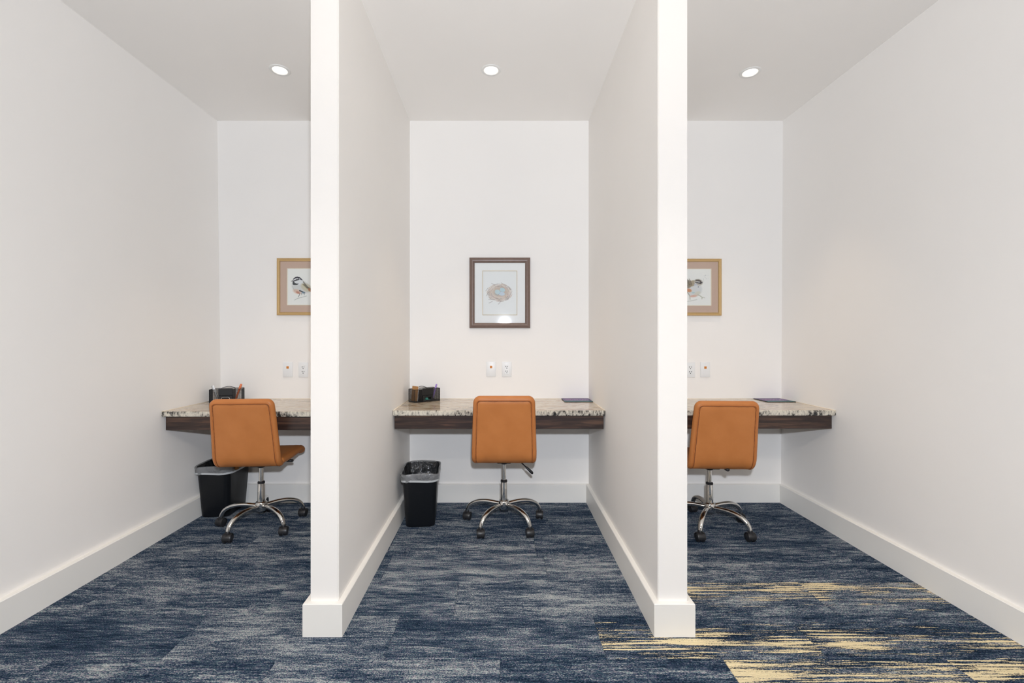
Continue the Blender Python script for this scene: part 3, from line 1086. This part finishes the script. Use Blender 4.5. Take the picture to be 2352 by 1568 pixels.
OW, OD, OH = 0.19, 0.088, 0.085
def make_organizer(label):
    t = tag(empty('desk_organizer', (0, 0, DZ)), label, 'organizer', 'black mesh desk organizers')
    hw, hd = OW / 2, OD / 2
    # wire frame: bottom and top rails and corner posts
    bm = bmesh.new()
    r = 0.0018
    c = [(-hw, -hd), (hw, -hd), (hw, hd), (-hw, hd)]
    for z in (r, OH):
        for i in range(4):
            a, b = c[i], c[(i + 1) % 4]
            tube(bm, [(a[0], a[1], z), (b[0], b[1], z)], r, 8)
    for a in c:
        tube(bm, [(a[0], a[1], 0), (a[0], a[1], OH)], r, 8)
    # raised arc of the back rail
    tube(bm, [(-hw * 0.45 + hw * 0.9 * i / 12, hd, OH + 0.012 * math.sin(PI * i / 12)) for i in range(13)], r, 8)
    link('wire_frame', bm, M_WIRE, t, smooth=40)
    for nm, side in (('mesh_panel', 'front'), ('mesh_panel', 'back'), ('mesh_panel', 'left'), ('mesh_panel', 'right')):
        bm = bmesh.new()
        if side in ('front', 'back'):
            grid_panel(bm, -hw, hw, 0.002, OH, 0)
            o = link(nm, bm, M_WIRE, t)
            o.location = (0, -hd if side == 'front' else hd, 0)
        else:
            grid_panel(bm, -hd, hd, 0.002, OH, 0)
            o = link(nm, bm, M_WIRE, t)
            o.location = (-hw if side == 'left' else hw, 0, 0)
            o.rotation_euler = (0, 0, PI / 2)
    bm = bmesh.new()
    box(bm, -hw, hw, -hd, hd, 0.0006, 0.0022)
    link('base_plate', bm, M_WIRE, t)
    for x in (-0.042, 0.042):
        bm = bmesh.new()
        box(bm, x - 0.0008, x + 0.0008, -hd, hd, 0.002, OH - 0.002)
        link('divider', bm, M_WIRE, t)
    # upper bin front and the drawer under it
    bm = bmesh.new()
    box(bm, -0.042, 0.042, -hd - 0.006, -hd - 0.003, 0.047, OH + 0.006, 0.001, 1)
    box(bm, -0.042, 0.042, -hd - 0.004, -hd + 0.03, 0.045, 0.047)
    link('upper_tray', bm, M_WIRE, t)
    bm = bmesh.new()
    box(bm, -0.039, 0.039, -hd - 0.006, -hd - 0.003, 0.004, 0.011)
    box(bm, -0.039, 0.039, -hd - 0.006, -hd - 0.003, 0.035, 0.042)
    box(bm, -0.039, -0.026, -hd - 0.006, -hd - 0.003, 0.011, 0.035)
    box(bm, 0.026, 0.039, -hd - 0.006, -hd - 0.003, 0.011, 0.035)
    box(bm, -0.039, 0.039, -hd - 0.003, hd - 0.004, 0.003, 0.0045)
    box(bm, -0.039, -0.0375, -hd - 0.003, hd - 0.004, 0.003, 0.036)
    box(bm, 0.0375, 0.039, -hd - 0.003, hd - 0.004, 0.003, 0.036)
    box(bm, -0.039, 0.039, hd - 0.006, hd - 0.004, 0.003, 0.036)
    dr = link('drawer', bm, M_WIRE, t)
    bm = bmesh.new()
    pts = rr_points(0.048, 0.020, 0.0095, 6, (2, 4))
    loop = [(u, -hd - 0.0075, 0.023 + v) for u, v in pts]
    tube(bm, loop + [loop[0]], 0.0016, 8, cap=False)
    tag(link('drawer_pull', bm, M_SILVER, dr, smooth=True), 'oval wire pull with flash glint painted silver')  # silver colour stands for the flash reflecting off the wire
    return t
def org_at(o, ax, ay, ang, label):
    """front-left corner at (ax, ay), turned by ang"""
    a = math.radians(ang)
    v = Matrix.Rotation(a, 2) @ Vector((OW / 2, OD / 2))
    o.location = (ax + v.x, ay + v.y, DZ + 0.0002)
    o.rotation_euler = (0, 0, a)
    o['label'] = label
    return o
o_mid = make_organizer('x')
o_left = copy_tree(o_mid)
org_at(o_mid, -0.572, 3.008, 39, 'black mesh organizer on the middle desk holding a notepad')
org_at(o_left, -1.935, 3.012, 20, 'black mesh organizer on the left desk holding silver and orange pens')

for ch in o_mid.children:
    if ch.name.startswith('drawer'):
        pull = ch.children[0]
        pull.material_slots[0].link = 'OBJECT'
        pull.material_slots[0].material = M_WIRE
        pull['label'] = 'black oval wire pull'

def in_org(o, x, y, z=0.0):
    return Vector(o.location) + Matrix.Rotation(o.rotation_euler.z, 3, 'Z') @ Vector((x, y, z))

def pen(name, mat, a, b, r, label, tip=None, group=None):
    a, b = Vector(a), Vector(b)
    d = (b - a)
    L_ = d.length
    t = tag(empty(name, a), label, 'pen', group)
    q = Vector((0, 0, 1)).rotation_difference(d.normalized())
    t.rotation_mode = 'QUATERNION'
    t.rotation_quaternion = q
    bm = bmesh.new()
    lathe(bm, [(0.0006, 0.0), (r * 0.7, 0.012), (r, 0.018), (r, L_ * 0.60), (r * 0.98, L_ * 0.60)], 14, close=True)
    link('barrel', bm, mat, t, smooth=35)
    bm = bmesh.new()
    lathe(bm, [(r * 1.12, L_ * 0.60), (r * 1.16, L_ * 0.61), (r * 1.14, L_ * 0.97), (r * 0.8, L_)], 14, close=True)
    link('cap', bm, tip or mat, t, smooth=35)
    bm = bmesh.new()
    box(bm, -0.0014, 0.0014, r * 1.15, r * 1.15 + 0.0025, L_ * 0.68, L_ * 0.98, 0.0006, 1)
    link('clip', bm, mat, t)
    return t
# left organiser: two silver pens leaning left, one orange leaning right
pen('pen', M_SILVER, in_org(o_left, -0.052, 0.0, 0.006), in_org(o_left, -0.090, 0.002, 0.108), 0.0048, 'outer silver pen leaning left in the left desk organizer', M_SILVER, 'silver pens in the left organizer')
pen('pen', M_SILVER, in_org(o_left, -0.048, -0.016, 0.006), in_org(o_left, -0.079, -0.014, 0.112), 0.0048, 'inner silver pen leaning left nearer the drawer in left organizer', M_PAPER, 'silver pens in the left organizer')
pen('pen', M_PENO, in_org(o_left, 0.050, -0.01, 0.006), in_org(o_left, 0.087, -0.012, 0.116), 0.0062, 'orange highlighter pen leaning right in the left desk organizer', M_PENO)
# middle organiser: kraft notepad with white pages, purple pen, mint clip
t = tag(empty('notepad', in_org(o_mid, -0.0778, 0.000, 0.0062)), 'brown covered notepad standing in the middle desk organizer', 'notepad')
t.rotation_euler = (0, math.radians(5), math.radians(-12))
bm = bmesh.new(); box(bm, -0.021, 0.0215, -0.001, 0.001, 0.0, 0.100); link('cover', bm, M_KRAFT, t)
bm = bmesh.new(); box(bm, -0.0205, 0.0222, 0.001, 0.012, 0.0, 0.098); tag(link('pages', bm, M_PAPER, t), 'white paper block')
pen('pen', M_PENP, in_org(o_mid, 0.055, -0.012, 0.006), in_org(o_mid, 0.090, -0.010, 0.110), 0.0052, 'purple pen leaning right in the middle desk organizer', M_PENP)
bm = bmesh.new()
t = tag(empty('tape_dispenser', in_org(o_mid, 0.0, -OD / 2 + 0.016, 0.0048)), 'mint green tape dispenser lying in drawer of middle organizer', 'tape')
t.rotation_euler = (0, 0, math.radians(39))
bm = bmesh.new(); box(bm, -0.025, 0.025, -0.014, 0.010, 0.0, 0.010, 0.002, 2); link('dispenser_body', bm, M_MINT, t)
bm = bmesh.new(); lathe(bm, [(0.006, 0.0), (0.012, 0.0), (0.012, 0.012), (0.006, 0.012)], 20, M=Matrix.Translation((0, -0.001, 0.0098))); link('tape_roll', bm, M_MINT, t, smooth=40)

# ------------------------------------------------------------------ painted flat prints (colour per vertex)
def lin(a):
    a = np.clip(a, 0, 1)
    return np.where(a <= 0.04045, a / 12.92, ((a + 0.055) / 1.055) ** 2.4)

class Canvas:
    def __init__(s, w, h, col):
        s.w, s.h = w, h
        s.im = np.ones((h, w, 3)) * (np.array(col) / 255.0)
        yy, xx = np.mgrid[0:h, 0:w]
        s.x = (xx + 0.5) / w
        s.y = (yy + 0.5) / h * (h / w)
        s.r = np.random.RandomState(3)
    def mix(s, m, col, al):
        m = np.clip(m, 0, 1)[..., None] * al
        s.im = s.im * (1 - m) + np.array(col) / 255.0 * m
    def ell(s, cx, cy, rx, ry, col, al=1.0, rot=0.0, soft=0.15):
        a = math.radians(rot)
        dx, dy = s.x - cx, s.y - cy
        u, v = dx * math.cos(a) + dy * math.sin(a), -dx * math.sin(a) + dy * math.cos(a)
        d = np.sqrt((u / rx) ** 2 + (v / ry) ** 2)
        s.mix((1 - d) / soft + 0.5, col, al)
    def line(s, pts, wd, col, al=1.0, taper=False):
        for i, (p, q) in enumerate(zip(pts, pts[1:])):
            px, py = p; qx, qy = q
            ex, ey = qx - px, qy - py
            l2 = ex * ex + ey * ey + 1e-12
            t = np.clip(((s.x - px) * ex + (s.y - py) * ey) / l2, 0, 1)
            d = np.hypot(s.x - px - t * ex, s.y - py - t * ey)
            ww = wd * (1 - 0.7 * (i + t) / (len(pts) - 1)) if taper else wd
            s.mix((ww - d) * s.w * 0.9 + 0.5, col, al)
    def poly(s, pts, col, al=1.0):
        inside = np.zeros_like(s.x, bool)
        n = len(pts)
        j = n - 1
        for i in range(n):
            xi, yi = pts[i]; xj, yj = pts[j]
            c = ((yi > s.y) != (yj > s.y)) & (s.x < (xj - xi) * (s.y - yi) / (yj - yi + 1e-12) + xi)
            inside ^= c
            j = i
        s.mix(inside.astype(float), col, al)

def print_plane(name, cv, w, h, mat, parent=None, horizontal=False):
    """grid centred on the origin; facing -y (upright) or +z (lying)"""
    nx, ny = cv.w, cv.h
    xs = np.linspace(-w / 2, w / 2, nx + 1); ys = np.linspace(h / 2, -h / 2, ny + 1)
    X, Yv = np.meshgrid(xs, ys)
    if horizontal:
        co = np.stack([X, Yv, np.zeros_like(X)], -1).reshape(-1, 3)
    else:
        co = np.stack([X, np.zeros_like(X), Yv], -1).reshape(-1, 3)
    idx = np.arange((nx + 1) * (ny + 1)).reshape(ny + 1, nx + 1)
    q = np.stack([idx[1:, :-1], idx[1:, 1:], idx[:-1, 1:], idx[:-1, :-1]], -1).reshape(-1, 4)
    me = bpy.data.meshes.new(name)
    me.from_pydata(co.tolist(), [], q.tolist())
    at = me.color_attributes.new('print', 'FLOAT_COLOR', 'CORNER')
    c = lin(cv.im).reshape(-1, 3)
    c4 = np.concatenate([c, np.ones((len(c), 1))], 1)
    at.data.foreach_set('color', np.repeat(c4, 4, axis=0).astype(np.float32).ravel())
    me.materials.append(mat)
    o = bpy.data.objects.new(name, me)
    COL.objects.link(o)
    if parent is not None:
        o.parent = parent
    return o

def nest():
    c = Canvas(96, 123, (250, 250, 246))
    A = 123 / 96
    R = np.random.RandomState(5)
    f = lambda x, y: ((x - 385) / 620.0, (y - 410) / 620.0)      # from photo-zoom units
    cx, cy = f(690, 790)
    c.ell(cx, cy + 0.02, 0.33, 0.23, (226, 206, 188), 0.85, soft=0.35)
    c.ell(cx + 0.02, cy - 0.0, 0.23, 0.14, (196, 172, 150), 0.75, soft=0.4)
    cols = [(196, 160, 132), (160, 132, 112), (214, 184, 160), (150, 140, 138), (206, 170, 165), (172, 168, 150), (232, 214, 196)]
    for i in range(240):
        a = R.uniform(0, 2 * PI)
        rr = R.uniform(0.66, 1.08)
        px, py = cx + 0.345 * rr * math.cos(a), cy + 0.02 + 0.245 * rr * math.sin(a)
        da = R.uniform(0.12, 0.4)
        pts = [(cx + 0.345 * (rr + R.uniform(-.03, .03)) * math.cos(a + da * k / 3), cy + 0.02 + 0.245 * (rr + R.uniform(-.03, .03)) * math.sin(a + da * k / 3)) for k in range(4)]
        c.line(pts, R.uniform(0.003, 0.007), cols[R.randint(len(cols))], R.uniform(0.25, 0.6))
    for (a, b) in (((545, 635), (610, 665)), ((600, 662), (660, 645)), ((720, 625), (860, 700)), ((860, 700), (890, 750)), ((450, 860), (500, 780)), ((490, 925), (600, 930)), ((720, 950), (670, 1010)), ((500, 990), (560, 960)), ((900, 800), (840, 930)), ((440, 770), (480, 720))):
        c.line([f(*a), f(*b)], 0.006, (128, 112, 108), 0.65)
    c.ell(*f(655, 790), 0.085, 0.066, (196, 222, 226), 0.95, rot=25, soft=0.2)
    c.ell(*f(742, 752), 0.078, 0.060, (186, 218, 226), 0.95, rot=20, soft=0.2)
    c.ell(*f(730, 822), 0.090, 0.056, (206, 222, 236), 0.95, rot=5, soft=0.2)
    c.line([f(600, 820), f(655, 852), f(700, 800)], 0.007, (120, 160, 180), 0.6)
    c.line([f(690, 770), f(720, 785), f(780, 790)], 0.005, (130, 165, 185), 0.5)
    c.im = c.im * 0.72 + np.array((250, 250, 246)) / 255.0 * 0.28
    return c

def chickadee():
    c = Canvas(100, 100, (248, 246, 238))
    f = lambda x, y: ((x - 350) / 785.0, (y - 420) / 785.0)
    def E(x, y, rx, ry, col, al=1.0, rot=0, soft=0.25):
        c.ell(*f(x, y), rx / 785, ry / 785, col, al, rot, soft)
    def Ln(pts, wd, col, al=1.0, taper=False):
        c.line([f(*p) for p in pts], wd / 785, col, al, taper)
    # tail and wing
    Ln([(830, 850), (930, 900), (1060, 965)], 34, (110, 106, 108), 0.75)
    Ln([(820, 880), (940, 930), (1040, 985)], 20, (186, 128, 92), 0.7)
    E(640, 820, 200, 140, (222, 221, 216), 0.95, rot=18)
    E(760, 830, 130, 80, (214, 206, 178), 0.8, rot=28)
    E(560, 915, 90, 45, (226, 190, 166), 0.75, rot=20, soft=0.6)
    E(575, 935, 45, 22, (196, 124, 100), 0.7, rot=25, soft=0.6)
    Ln([(680, 690), (740, 770), (800, 830), (900, 900)], 12, (120, 112, 96), 0.75)
    Ln([(700, 760), (770, 830), (840, 870)], 10, (70, 68, 70), 0.7)
    Ln([(640, 730), (700, 780), (770, 850)], 8, (176, 160, 104), 0.7)
    E(835, 880, 55, 30, (190, 126, 88), 0.8, rot=35)
    Ln([(615, 895), (660, 915), (715, 940)], 14, (62, 70, 74), 0.85)
    E(690, 940, 32, 16, (128, 158, 176), 0.7)
    # head
    E(575, 690, 112, 85, (238, 238, 235), 1.0)
    c.poly([f(*p) for p in ((462, 668), (478, 634), (515, 604), (560, 594), (610, 604), (650, 634), (684, 676), (648, 668), (600, 640), (560, 626), (510, 640))], (62, 60, 68), 0.95)
    Ln([(478, 690), (510, 672), (560, 655), (610, 640)], 9, (240, 240, 238), 1.0)
    Ln([(480, 690), (520, 676), (560, 662), (596, 652)], 12, (70, 68, 74), 0.95)
    E(545, 662, 14, 12, (20, 20, 22), 1.0)
    c.poly([f(*p) for p in ((460, 700), (486, 700), (520, 732), (560, 744), (600, 740), (572, 768), (520, 774), (460, 768))], (66, 68, 70), 0.95)
    c.poly([f(*p) for p in ((424, 690), (466, 674), (462, 702))], (60, 60, 64), 1.0)
    # legs and twig
    Ln([(612, 955), (606, 990), (582, 1026)], 6, (110, 110, 106), 0.8)
    Ln([(652, 950), (658, 985)], 6, (120, 120, 116), 0.7)
    Ln([(706, 945), (712, 985)], 6, (110, 110, 106), 0.7)
    Ln([(505, 1095), (570, 1060), (650, 1040), (760, 1010)], 5, (150, 152, 138), 0.6)
    Ln([(455, 800), (478, 850), (500, 900)], 4, (170, 166, 150), 0.5)
    return c

def wren():
    c = Canvas(100, 100, (248, 246, 238))
    f = lambda x, y: ((x + 95) / 785.0, (y - 435) / 785.0)
    def E(x, y, rx, ry, col, al=1.0, rot=0, soft=0.25):
        c.ell(*f(x, y), rx / 785, ry / 785, col, al, rot, soft)
    def Ln(pts, wd, col, al=1.0, taper=False):
        c.line([f(*p) for p in pts], wd / 785, col, al, taper)
    Ln([(190, 760), (110, 640), (60, 560)], 26, (120, 112, 100), 0.75)
    Ln([(170, 820), (60, 760), (10, 700)], 30, (134, 122, 104), 0.7)
    E(330, 880, 170, 150, (226, 226, 222), 1.0, rot=-20)
    E(190, 760, 90, 90, (140, 126, 104), 0.8, rot=40)
    E(290, 745, 90, 60, (168, 150, 118), 0.8, rot=-25)
    for k in range(14):
        Ln([(130 + 9 * k, 640 + 14 * (k % 5)), (150 + 9 * k, 700 + 16 * (k % 5)), (175 + 8 * k, 760 + 10 * (k % 4))], 5, (84, 76, 66) if k % 2 else (190, 180, 160), 0.6)
    E(420, 720, 95, 68, (196, 188, 172), 0.9, rot=10)
    c.poly([f(*p) for p in ((330, 690), (370, 662), (420, 660), (465, 678), (495, 715), (485, 760), (450, 745), (420, 705), (370, 690))], (92, 84, 78), 0.9)
    Ln([(350, 740), (390, 720), (440, 716)], 12, (236, 236, 234), 0.9)
    Ln([(360, 722), (410, 732), (470, 748)], 10, (60, 56, 56), 0.9)
    c.poly([f(*p) for p in ((478, 712), (520, 728), (482, 748))], (70, 70, 80), 1.0)
    E(360, 775, 40, 20, (210, 214, 222), 0.8)
    E(420, 822, 11, 9, (90, 90, 104), 0.9)
    E(215, 895, 60, 38, (212, 136, 88), 0.8, rot=10, soft=0.6)
    E(320, 1015, 80, 24, (226, 166, 140), 0.7, rot=-8, soft=0.6)
    E(310, 945, 36, 14, (176, 206, 202), 0.7)
    E(400, 960, 70, 40, (222, 214, 190), 0.6, rot=-25, soft=0.6)
    Ln([(160, 900), (200, 960), (236, 1010), (240, 1090)], 6, (150, 138, 110), 0.8)
    Ln([(410, 990), (470, 1020), (500, 1045), (495, 1080)], 6, (160, 158, 130), 0.8)
    Ln([(500, 1040), (560, 1055)], 5, (160, 158, 130), 0.6)
    Ln([(150, 1140), (260, 1120), (390, 1092)], 5, (176, 176, 160), 0.6)
    R = np.random.RandomState(2)
    for i in range(14):
        E(520 + R.uniform(-10, 130), 560 + R.uniform(0, 170), 5, 5, (180, 182, 180), 0.6)
    return c

# ------------------------------------------------------------------ framed pictures
def mitred(bm, w, h, prof):
    """prof: list of (inset, depth) from the outer back edge round to the inner back edge"""
    rows = []
    for ins, d in prof:
        x, z = w / 2 - ins, h / 2 - ins
        rows.append([bm.verts.new(p) for p in ((-x, -d, -z), (x, -d, -z), (x, -d, z), (-x, -d, z))])
    for a, b in zip(rows, rows[1:]):
        for k in range(4):
            bm.faces.new([a[k], a[(k + 1) % 4], b[(k + 1) % 4], b[k]])
    bmesh.ops.recalc_face_normals(bm, faces=bm.faces[:])

def picture(x, z, w, h, fw, mat_f, prof, matcol, op_w, op_h, canvas, label, fillet):
    t = tag(empty('framed_picture', (x, Y_BACK - 0.001, z)), label, 'picture', 'framed prints on the back wall')
    bm = bmesh.new()
    mitred(bm, w, h, prof)
    link('frame', bm, mat_f, t)
    iw, ih = w - 2 * fw + 0.008, h - 2 * fw + 0.008
    bm = bmesh.new()
    box(bm, -iw / 2, iw / 2, -0.005, 0.0, -ih / 2, ih / 2)
    link('backing_board', bm, M_KRAFT, t)
    # window mat with a bevelled opening
    bm = bmesh.new()
    rows = []
    for (a, b, d) in ((iw, ih, 0.0085), (op_w, op_h, 0.0085)):
        rows.append([bm.verts.new(p) for p in ((-a / 2, -d, -b / 2), (a / 2, -d, -b / 2), (a / 2, -d, b / 2), (-a / 2, -d, b / 2))])
    for k in range(4):
        bm.faces.new([rows[0][k], rows[0][(k + 1) % 4], rows[1][(k + 1) % 4], rows[1][k]])
    bmesh.ops.recalc_face_normals(bm, faces=bm.faces[:])
    bmesh.ops.solidify(bm, geom=bm.faces[:], thickness=0.0015)
    m = link('window_mat', bm, matcol, t)
    bm = bmesh.new()
    rows = []
    ft = 0.0055
    for (a, b, d) in ((op_w, op_h, 0.0098), (op_w - ft, op_h - ft, 0.0095), (op_w - ft - 0.002, op_h - ft - 0.002, 0.0062)):
        rows.append([bm.verts.new(p) for p in ((-a / 2, -d, -b / 2), (a / 2, -d, -b / 2), (a / 2, -d, b / 2), (-a / 2, -d, b / 2))])
    for r0, r1 in zip(rows, rows[1:]):
        for k in range(4):
            bm.faces.new([r0[k], r0[(k + 1) % 4], r1[(k + 1) % 4], r1[k]])
    bmesh.ops.recalc_face_normals(bm, faces=bm.faces[:])
    link('mat_fillet', bm, fillet, m)
    p = print_plane('art_print', canvas, op_w - 0.004, op_h - 0.004, M_PRINT, t)
    p.location = (0, -0.0060, 0)
    bm = bmesh.new()
    box(bm, -iw / 2 + .001, iw / 2 - .001, -0.0125, -0.0108, -ih / 2 + .001, ih / 2 - .001)
    tag(link('glazing', bm, M_GLASS, t), 'clear glass pane')
    return t
wide = [(0, 0.0), (0, 0.014), (0.003, 0.019), (0.010, 0.0205), (0.018, 0.0235), (0.026, 0.022), (0.031, 0.018), (0.0345, 0.0165), (0.0363, 0.0135), (0.0363, 0.006)]
thin = [(0, 0.0), (0, 0.016), (0.0025, 0.0185), (0.0050, 0.0185), (0.0070, 0.0165), (0.0150, 0.0145), (0.0165, 0.0170), (0.0195, 0.0170), (0.0215, 0.0130), (0.0215, 0.006)]
picture(-0.012, 1.474, 0.428, 0.496, 0.0363, M_FRAMEB, wide, M_MATW, 0.246, 0.314, nest(), "framed print of a bird's nest with blue eggs above the middle desk", M_FILLET)
picture(-1.3816, 1.15 + (778 - 658) / 326.8, 0.400, 0.400, 0.0215, M_GOLD, thin, M_MATT, 0.262, 0.262, chickadee(), 'gold framed black capped bird print above the left desk', M_CREAM)
picture(1.3485, 1.15 + (778 - 659) / 326.8, 0.400, 0.400, 0.0215, M_GOLD, thin, M_MATT, 0.262, 0.262, wren(), 'gold framed brown bird print above the right desk', M_CREAM)

# ------------------------------------------------------------------ wall plates
PW, PH = 0.068, 0.106
def plate_mesh():
    bm = bmesh.new()
    box(bm, -PW / 2, PW / 2, -0.006, 0.0, -PH / 2, PH / 2, 0.0022, 2)
    return bm
def make_jack(label):
    t = tag(empty('data_jack', (0, 0, 0)), label, 'wall plate', 'data jack plates above the desks')
    link('cover_plate', plate_mesh(), M_PLATE, t, smooth=40)
    bm = bmesh.new()
    box(bm, -0.0085, 0.0085, -0.0072, -0.0045, 0.0065, 0.0235, 0.0012, 1)
    link('port', bm, M_ORANGE, t)
    bm = bmesh.new()
    for z in (-0.0415, 0.0415):
        lathe(bm, [(0.0026, 0.0), (0.0026, 0.0012), (0.0005, 0.0016)], 12, M=Matrix.Translation((0, -0.0058, z)) @ Matrix.Rotation(PI / 2, 4, 'X'))
    link('screw', bm, M_PLATE, t)
    return t
def make_outlet(label):
    t = tag(empty('power_outlet', (0, 0, 0)), label, 'outlet', 'power outlets above the desks')
    link('cover_plate', plate_mesh(), M_PLATE, t, smooth=40)
    bm = bmesh.new()
    box(bm, -0.0165, 0.0165, -0.0075, -0.004, -0.0335, 0.0335, 0.0012, 1)
    face = link('receptacle', bm, M_PLATE, t)
    for zc in (0.0165, -0.0165):
        for (dx, dz, w_, h_) in ((-0.0066, 0.004, 0.0042, 0.0082), (0.0066, 0.004, 0.0036, 0.0072), (0.0, -0.0075, 0.0056, 0.0056)):
            bm = bmesh.new()
            box(bm, dx - w_ / 2, dx + w_ / 2, -0.0078, -0.006, zc + dz - h_ / 2, zc + dz + h_ / 2)
            link('slot', bm, M_SLOT, face)
    return t
jz, oz = 1.15 - (847.5 - 778) / 325.6, 1.15 - (848 - 778) / 325.6
yw = Y_BACK - 0.0003
j0 = make_jack('x'); o0 = make_outlet('x')
for src, x, z, lab in ((j0, -0.074, jz, 'white wall plate with orange port above the middle desk'),
                       (o0, 0.037, oz, 'white double power outlet above the middle desk'),
                       (j0, -1.510, jz - 0.003, 'white wall plate with orange port above the left desk'),
                       (o0, -1.400, oz - 0.003, 'white double power outlet above the left desk by partition'),
                       (j0, 1.439, jz - 0.004, 'white wall plate with orange port above the right desk'),
                       (o0, 1.333, oz - 0.004, 'white double power outlet above the right desk cut off by partition')):
    o = src if src['label'] == 'x' else copy_tree(src)
    o.location = (x, yw, z)
    o['label'] = lab

# ------------------------------------------------------------------ leaflets on the desks
def cover():
    c = Canvas(84, 76, (70, 40, 100))
    R = np.random.RandomState(8)
    A = 76 / 84
    c.poly([(0.03, 0.60), (0.97, 0.60), (0.97, 0.72), (0.03, 0.72)], (40, 30, 70), 1)
    c.poly([(0.0, 0.74), (1, 0.74), (1, A), (0.0, A)], (60, 150, 160), 1)
    c.poly([(0.0, 0.84), (1, 0.84), (1, A), (0.0, A)], (60, 110, 70), 1)
    for row, (y, h_) in enumerate(((0.20, 0.05), (0.30, 0.06), (0.40, 0.06), (0.50, 0.06))):
        x = 0.08 + 0.04 * (row % 2)
        while x < 0.9:
            w_ = R.uniform(0.03, 0.11)
            c.poly([(x, y), (min(x + w_, 0.94), y), (min(x + w_, 0.94), y + h_), (x, y + h_)], [(190, 110, 170), (220, 170, 210), (150, 120, 190)][R.randint(3)], 0.75)
            x += w_ + R.uniform(0.015, 0.05)
    c.poly([(0.15, 0.77), (0.7, 0.77), (0.7, 0.80), (0.15, 0.80)], (150, 200, 220), 0.8)
    return c
CV = cover()
def leaflet(x, y, rz, label):
    t = tag(empty('booklet', (x, y, DZ), rz), label, 'booklet', 'purple booklets on the desks')
    bm = bmesh.new()
    box(bm, -0.094, 0.094, -0.085, 0.085, 0.0003, 0.0042)
    link('pages', bm, simple('booklet_edge', srgb(40, 44, 50), 0.6), t)
    p = print_plane('cover', CV, 0.19, 0.172, M_COVER, t, horizontal=True)
    p.location = (0, 0, 0.0046)
    return t
leaflet(0.517, 3.128, 0, 'purple and teal booklet on the middle desk against the partition')
leaflet(1.872, 3.126, math.radians(2), 'purple and teal booklet on the right desk in the corner')
